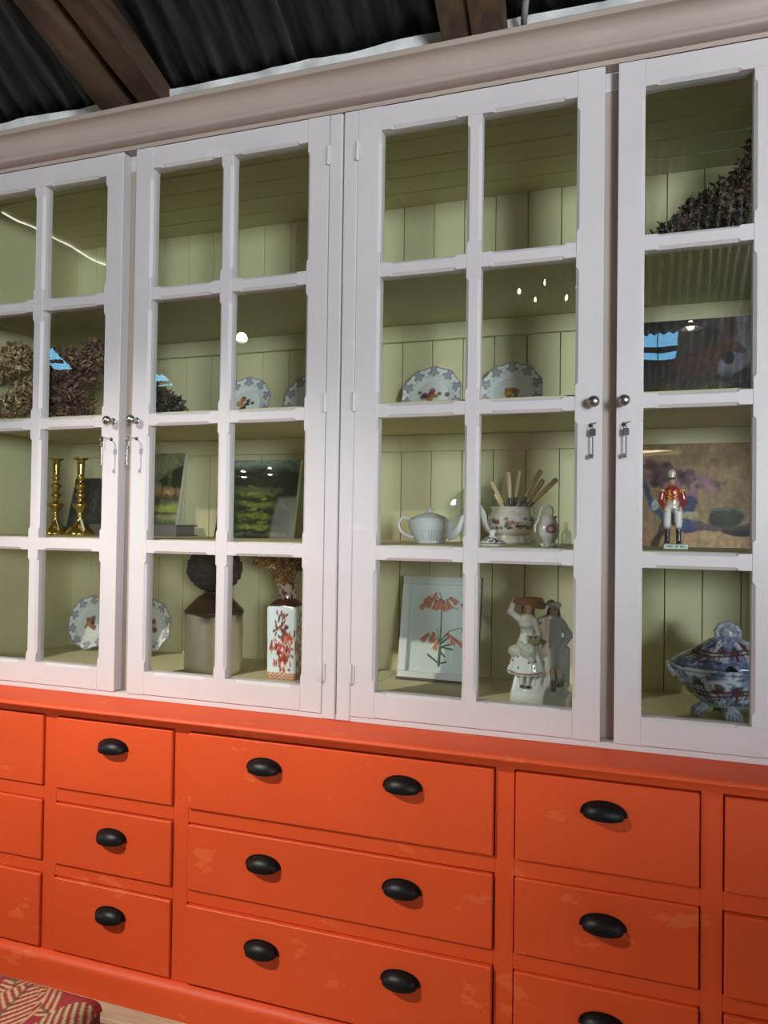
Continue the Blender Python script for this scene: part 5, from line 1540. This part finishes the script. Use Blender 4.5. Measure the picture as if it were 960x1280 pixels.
# ------------------------------------------------------------------ floor cushion with palm fronds
cx0, cx1, cy0, cy1, cz1 = -2.05, -1.185, -0.85, -0.25, 0.135
nx, ny = 260, 180
bm = bmesh.new()
mb = MB(); v = []; U = []
rr = 0.045
for j in range(ny + 1):
    for i in range(nx + 1):
        a, b = i / nx, j / ny
        x_ = cx0 + (cx1 - cx0) * a; y_ = cy0 + (cy1 - cy0) * b
        ex = min(x_ - cx0, cx1 - x_); ey = min(y_ - cy0, cy1 - y_)
        def drop(e): return 0 if e >= rr else rr - math.sqrt(max(rr * rr - (rr - e) ** 2, 0))
        z_ = cz1 - max(drop(ex), drop(ey)) + 0.012 * math.sin(PI * a) * math.sin(PI * b)
        v.append((x_, y_, z_)); U.append((x_, y_))
f = []
for j in range(ny):
    for i in range(nx):
        p = j * (nx + 1) + i
        f.append((p, p + 1, p + nx + 2, p + nx + 1))
U = np.array(U); ux, uy = U[:, 0], U[:, 1]
c = np.tile(np.array(srgb(150, 52, 56)), (len(ux), 1))
cmask = np.zeros(len(ux), bool)
def frond(x0, y0, ang, L, cols, w=0.10):
    global c, cmask
    dx, dy = ux - x0, uy - y0
    ca, sa = math.cos(ang), math.sin(ang)
    tt = dx * ca + dy * sa; q = -dx * sa + dy * ca
    inside = (tt > 0) & (tt < L) & (np.abs(q) < w * np.sin(PI * np.clip(tt / L, 0, 1)) ** 0.6)
    inside = inside & ~cmask
    cmask = cmask | inside
    leaf = np.sin((tt - np.abs(q) * 0.9 - 4 * q * q) * 270) > 0.1
    c = mixc(c, srgb(*cols[0]), (inside & leaf) * 0.9)
    c = mixc(c, srgb(*cols[1]), (inside & leaf & (np.sin((tt - np.abs(q) * 0.9 - 4 * q * q) * 270) > 0.7)) * 0.9)
    c = mixc(c, srgb(96, 84, 60), (inside & (np.abs(q) < 0.004)) * 0.9)
gold = [(190, 162, 118), (206, 184, 140)]; grey = [(140, 128, 120), (168, 158, 150)]; sage = [(168, 172, 126), (200, 200, 156)]
for k_, (x_, y_, an) in enumerate(((-1.33, -0.50, 1.75), (-1.21, -0.48, 1.35), (-1.47, -0.38, 2.5), (-1.60, -0.36, 0.9), (-1.72, -0.50, 1.5), (-1.45, -0.80, 1.2), (-1.90, -0.70, 1.2), (-1.30, -0.85, 1.9), (-1.28, -0.44, 2.3), (-1.42, -0.46, 1.2), (-1.24, -0.36, 2.75), (-1.55, -0.52, 2.0))):
    frond(x_, y_, an, 0.22, (gold, sage, gold, grey)[k_ % 4], w=0.065)
t = empty('floor_cushion', ((cx0 + cx1) / 2, (cy0 + cy1) / 2, 0), 'red cushion with gold palm fronds lying on the floor by the plinth', 'cushion')
MB().add(v, f).build('patterned_top', M_FABRIC, t, smooth=True, paint=c)
M_CSIDE = mat('shaded_red_cloth', (0.10, 0.018, 0.022), 0.9, var=0.2)  # shade of the cushion's end put into a darker red
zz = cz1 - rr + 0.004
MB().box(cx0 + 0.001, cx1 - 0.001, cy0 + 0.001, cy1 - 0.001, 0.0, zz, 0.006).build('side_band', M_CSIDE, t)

# ------------------------------------------------------------------ lamps of the room (seen only as reflections and light)
M_BULB = emit('lit_bulb', (1.0, 0.86, 0.62), 40.0)
M_DIFF = emit('lit_diffuser', (1.0, 0.80, 0.50), 13.0)
M_SHADE_IN = mat('shade_white', (0.8, 0.76, 0.66), 0.6, var=0.03)
def pendant(label, x, y, zr, r, power, strength=None):
    t = empty('pendant_lamp', (x, y, zr), label, 'lamp', 'pendant lamps hanging in the room')
    top = (EZ + SL * (0.06 - y)) if y > RY else RZ - SL * (RY - y)
    MB().tube([(x, y, zr + r * 0.75), (x, y, top - 0.02)], 0.003, 6).build('cable', M_BLACK, t)
    MB().lathe([(r, 0.0), (r * 0.93, r * 0.14), (r * 0.62, r * 0.42), (r * 0.22, r * 0.6), (r * 0.15, r * 0.78), (0.001, r * 0.79), (r * 0.12, r * 0.74), (r * 0.18, r * 0.56), (r * 0.58, r * 0.38), (r * 0.89, r * 0.12), (r * 0.975, 0.0)], 36, x, y, zr, cap=False).build('shade', M_SHADE_IN, t, smooth=50)
    if r > 0.15:
        MB().lathe([(0.001, r * 0.14), (r * 0.90, r * 0.10), (r * 0.90, r * 0.12), (0.001, r * 0.16)], 36, x, y, zr, cap=False).build('diffuser', M_DIFF, t, smooth=40)
    else:
        br = r * 0.4
        MB().lathe([(0.0, -br * 0.9), (br * 0.6, -br * 0.7), (br, 0.0), (br * 0.7, br * 0.8), (br * 0.4, br * 1.4), (0.0, br * 1.5)], 20, x, y, zr + r * 0.22, cap=False).build('bulb', M_BULB, t, smooth=True)
pendant('wide white pendant lamp hanging low over the room', 0.17, -3.2, 1.735, 0.23, 16)
pendant('small pendant lamp hanging near the front wall', -3.8, -5.0, 1.70, 0.09, 5)
pendant('small pendant lamp hanging beside another by the front wall', -3.45, -5.0, 1.735, 0.09, 5)

# spotlight on a rod from the roof, the main light on the dresser
p0 = Vector((-2.0, -1.8, 2.30))
tgt = Vector((-1.08, 0.0, 0.40))
dirv = (tgt - p0).normalized()
t = empty('spotlight', tuple(p0), 'small black spotlight hanging on a rod from the roof', 'lamp')
MB().tube([p0 - dirv * 0.16, p0 - dirv * 0.155, p0 - dirv * 0.01], [0.03, 0.05, 0.055], 20).build('can', M_BLACK, t, smooth=50)
q0 = p0 - dirv * 0.09
MB().tube([q0, (q0.x, q0.y, EZ + SL * (0.06 - q0.y))], 0.008, 8).build('rod', M_BLACK, t)
d = bpy.data.lights.new('spotlight_beam', 'SPOT'); d.energy = 265; d.color = (1.0, 0.94, 0.86); d.spot_size = math.radians(60); d.spot_blend = 1.0; d.shadow_soft_size = 0.03
o = bpy.data.objects.new('spotlight_beam', d); COL.objects.link(o); o.location = p0 + dirv * 0.01
o.rotation_euler = dirv.to_track_quat('-Z', 'Y').to_euler()

# unseen piece of furniture added to keep the window light off the drawers
M_SIDE = mat('blocker_wood', (0.10, 0.055, 0.03), 0.45, var=0.3, scale=6, stretch=(1, 1, 6))
bx0, bx1, by0, by1, bh = -0.15, 2.15, -3.05, -2.62, 1.25
t = empty('light_blocker', ((bx0 + bx1) / 2, (by0 + by1) / 2, 0), 'unseen dark wooden block added to shade the dresser drawers', 'light_blocker')
MB().box(bx0, bx1, by0, by1 - 0.02, 0.08, bh - 0.03).build('carcass', M_SIDE, t)
MB().box(bx0 - 0.02, bx1 + 0.02, by0 - 0.01, by1 + 0.02, bh - 0.03, bh, 0.006).build('top', M_SIDE, t)
for q in range(4):
    x_ = bx0 + 0.02 + (bx1 - bx0 - 0.04) * q / 4; w_ = (bx1 - bx0 - 0.04) / 4
    dd = MB().box(x_ + 0.004, x_ + w_ - 0.004, by1 - 0.0195, by1, 0.12, bh - 0.06, 0.004).build('door', M_SIDE, t)
    MB().tube([(x_ + w_ * (0.85 if q % 2 == 0 else 0.15), by1, 0.68), (x_ + w_ * (0.85 if q % 2 == 0 else 0.15), by1 + 0.025, 0.68)], 0.012, 12).build('knob', M_BRASS, dd, smooth=50)
for x_ in (bx0 + 0.04, bx1 - 0.04):
    for y_ in (by0 + 0.04, by1 - 0.06):
        MB().box(x_ - 0.03, x_ + 0.03, y_ - 0.03, y_ + 0.03, 0.0, 0.0795).build('foot', M_SIDE, t)

pendant('small pendant lamp hanging high under the far roof slope', 0.41, -4.0, 2.73, 0.07, 3)
pendant('small pendant lamp hanging by the light blocker', -1.03, -3.5, 1.64, 0.055, 2)

# wrought iron chandelier
HX, HY, HZ = -0.52, -3.0, 2.72
t = empty('chandelier', (HX, HY, HZ), 'wrought iron chandelier with five candle bulbs', 'lamp')
M_IRON = mat('wrought_iron', (0.03, 0.026, 0.022), 0.5, 0.6)
M_FLAME = emit('candle_bulb_glow', (1.0, 0.85, 0.6), 30.0)
MB().lathe([(0.0, -0.08), (0.02, -0.06), (0.012, -0.03), (0.03, 0.0), (0.012, 0.04), (0.012, 0.2), (0.02, 0.22), (0.0, 0.24)], 14, HX, HY, HZ, cap=False).build('stem', M_IRON, t, smooth=50)
MB().tube([(HX, HY, HZ + 0.24), (HX, HY, EZ + SL * (0.06 - HY) - 0.02)], 0.005, 6).build('chain', M_IRON, t)
for q in range(5):
    a = 2 * PI * q / 5 + 0.3
    ca_, sa_ = math.cos(a), math.sin(a)
    pts = [(HX + ca_ * r_, HY + sa_ * r_, HZ + z_) for r_, z_ in ((0.012, 0.06), (0.05, 0.0), (0.11, -0.035), (0.17, -0.015), (0.19, 0.035))]
    arm = MB().tube(pts, 0.006, 8).build('arm', M_IRON, t, smooth=60)
    MB().lathe([(0.0, 0.0), (0.022, 0.004), (0.011, 0.008), (0.011, 0.055), (0.0, 0.056)], 12, HX + ca_ * 0.19, HY + sa_ * 0.19, HZ + 0.036, cap=False).build('candle', M_SHADE_IN, arm, smooth=50)
    MB().lathe([(0.0, 0.0), (0.009, 0.010), (0.010, 0.020), (0.004, 0.038), (0.0, 0.044)], 10, HX + ca_ * 0.19, HY + sa_ * 0.19, HZ + 0.093, cap=False).build('bulb', M_FLAME, arm, smooth=True)

# fluorescent strip light hung across the left part of the room
t = empty('strip_light', (-3.4, -2.0, 3.02), 'long thin fluorescent strip light hanging under the roof', 'lamp')
MB().box(-3.415, -3.385, -2.56, -1.40, 3.05, 3.07, 0.003).build('housing', M_SHADE_IN, t)
MB().tube([(-3.4, -2.55, 3.038), (-3.4, -1.41, 3.045)], 0.005, 10).build('tube', emit('lit_tube', (1.0, 0.98, 0.88), 9.0), t, smooth=60)
for yy in (-2.3, -1.6):
    MB().tube([(-3.4, yy, 3.07), (-3.4, yy, EZ + SL * (0.06 - yy))], 0.003, 6).build('wire', M_BLACK, t)
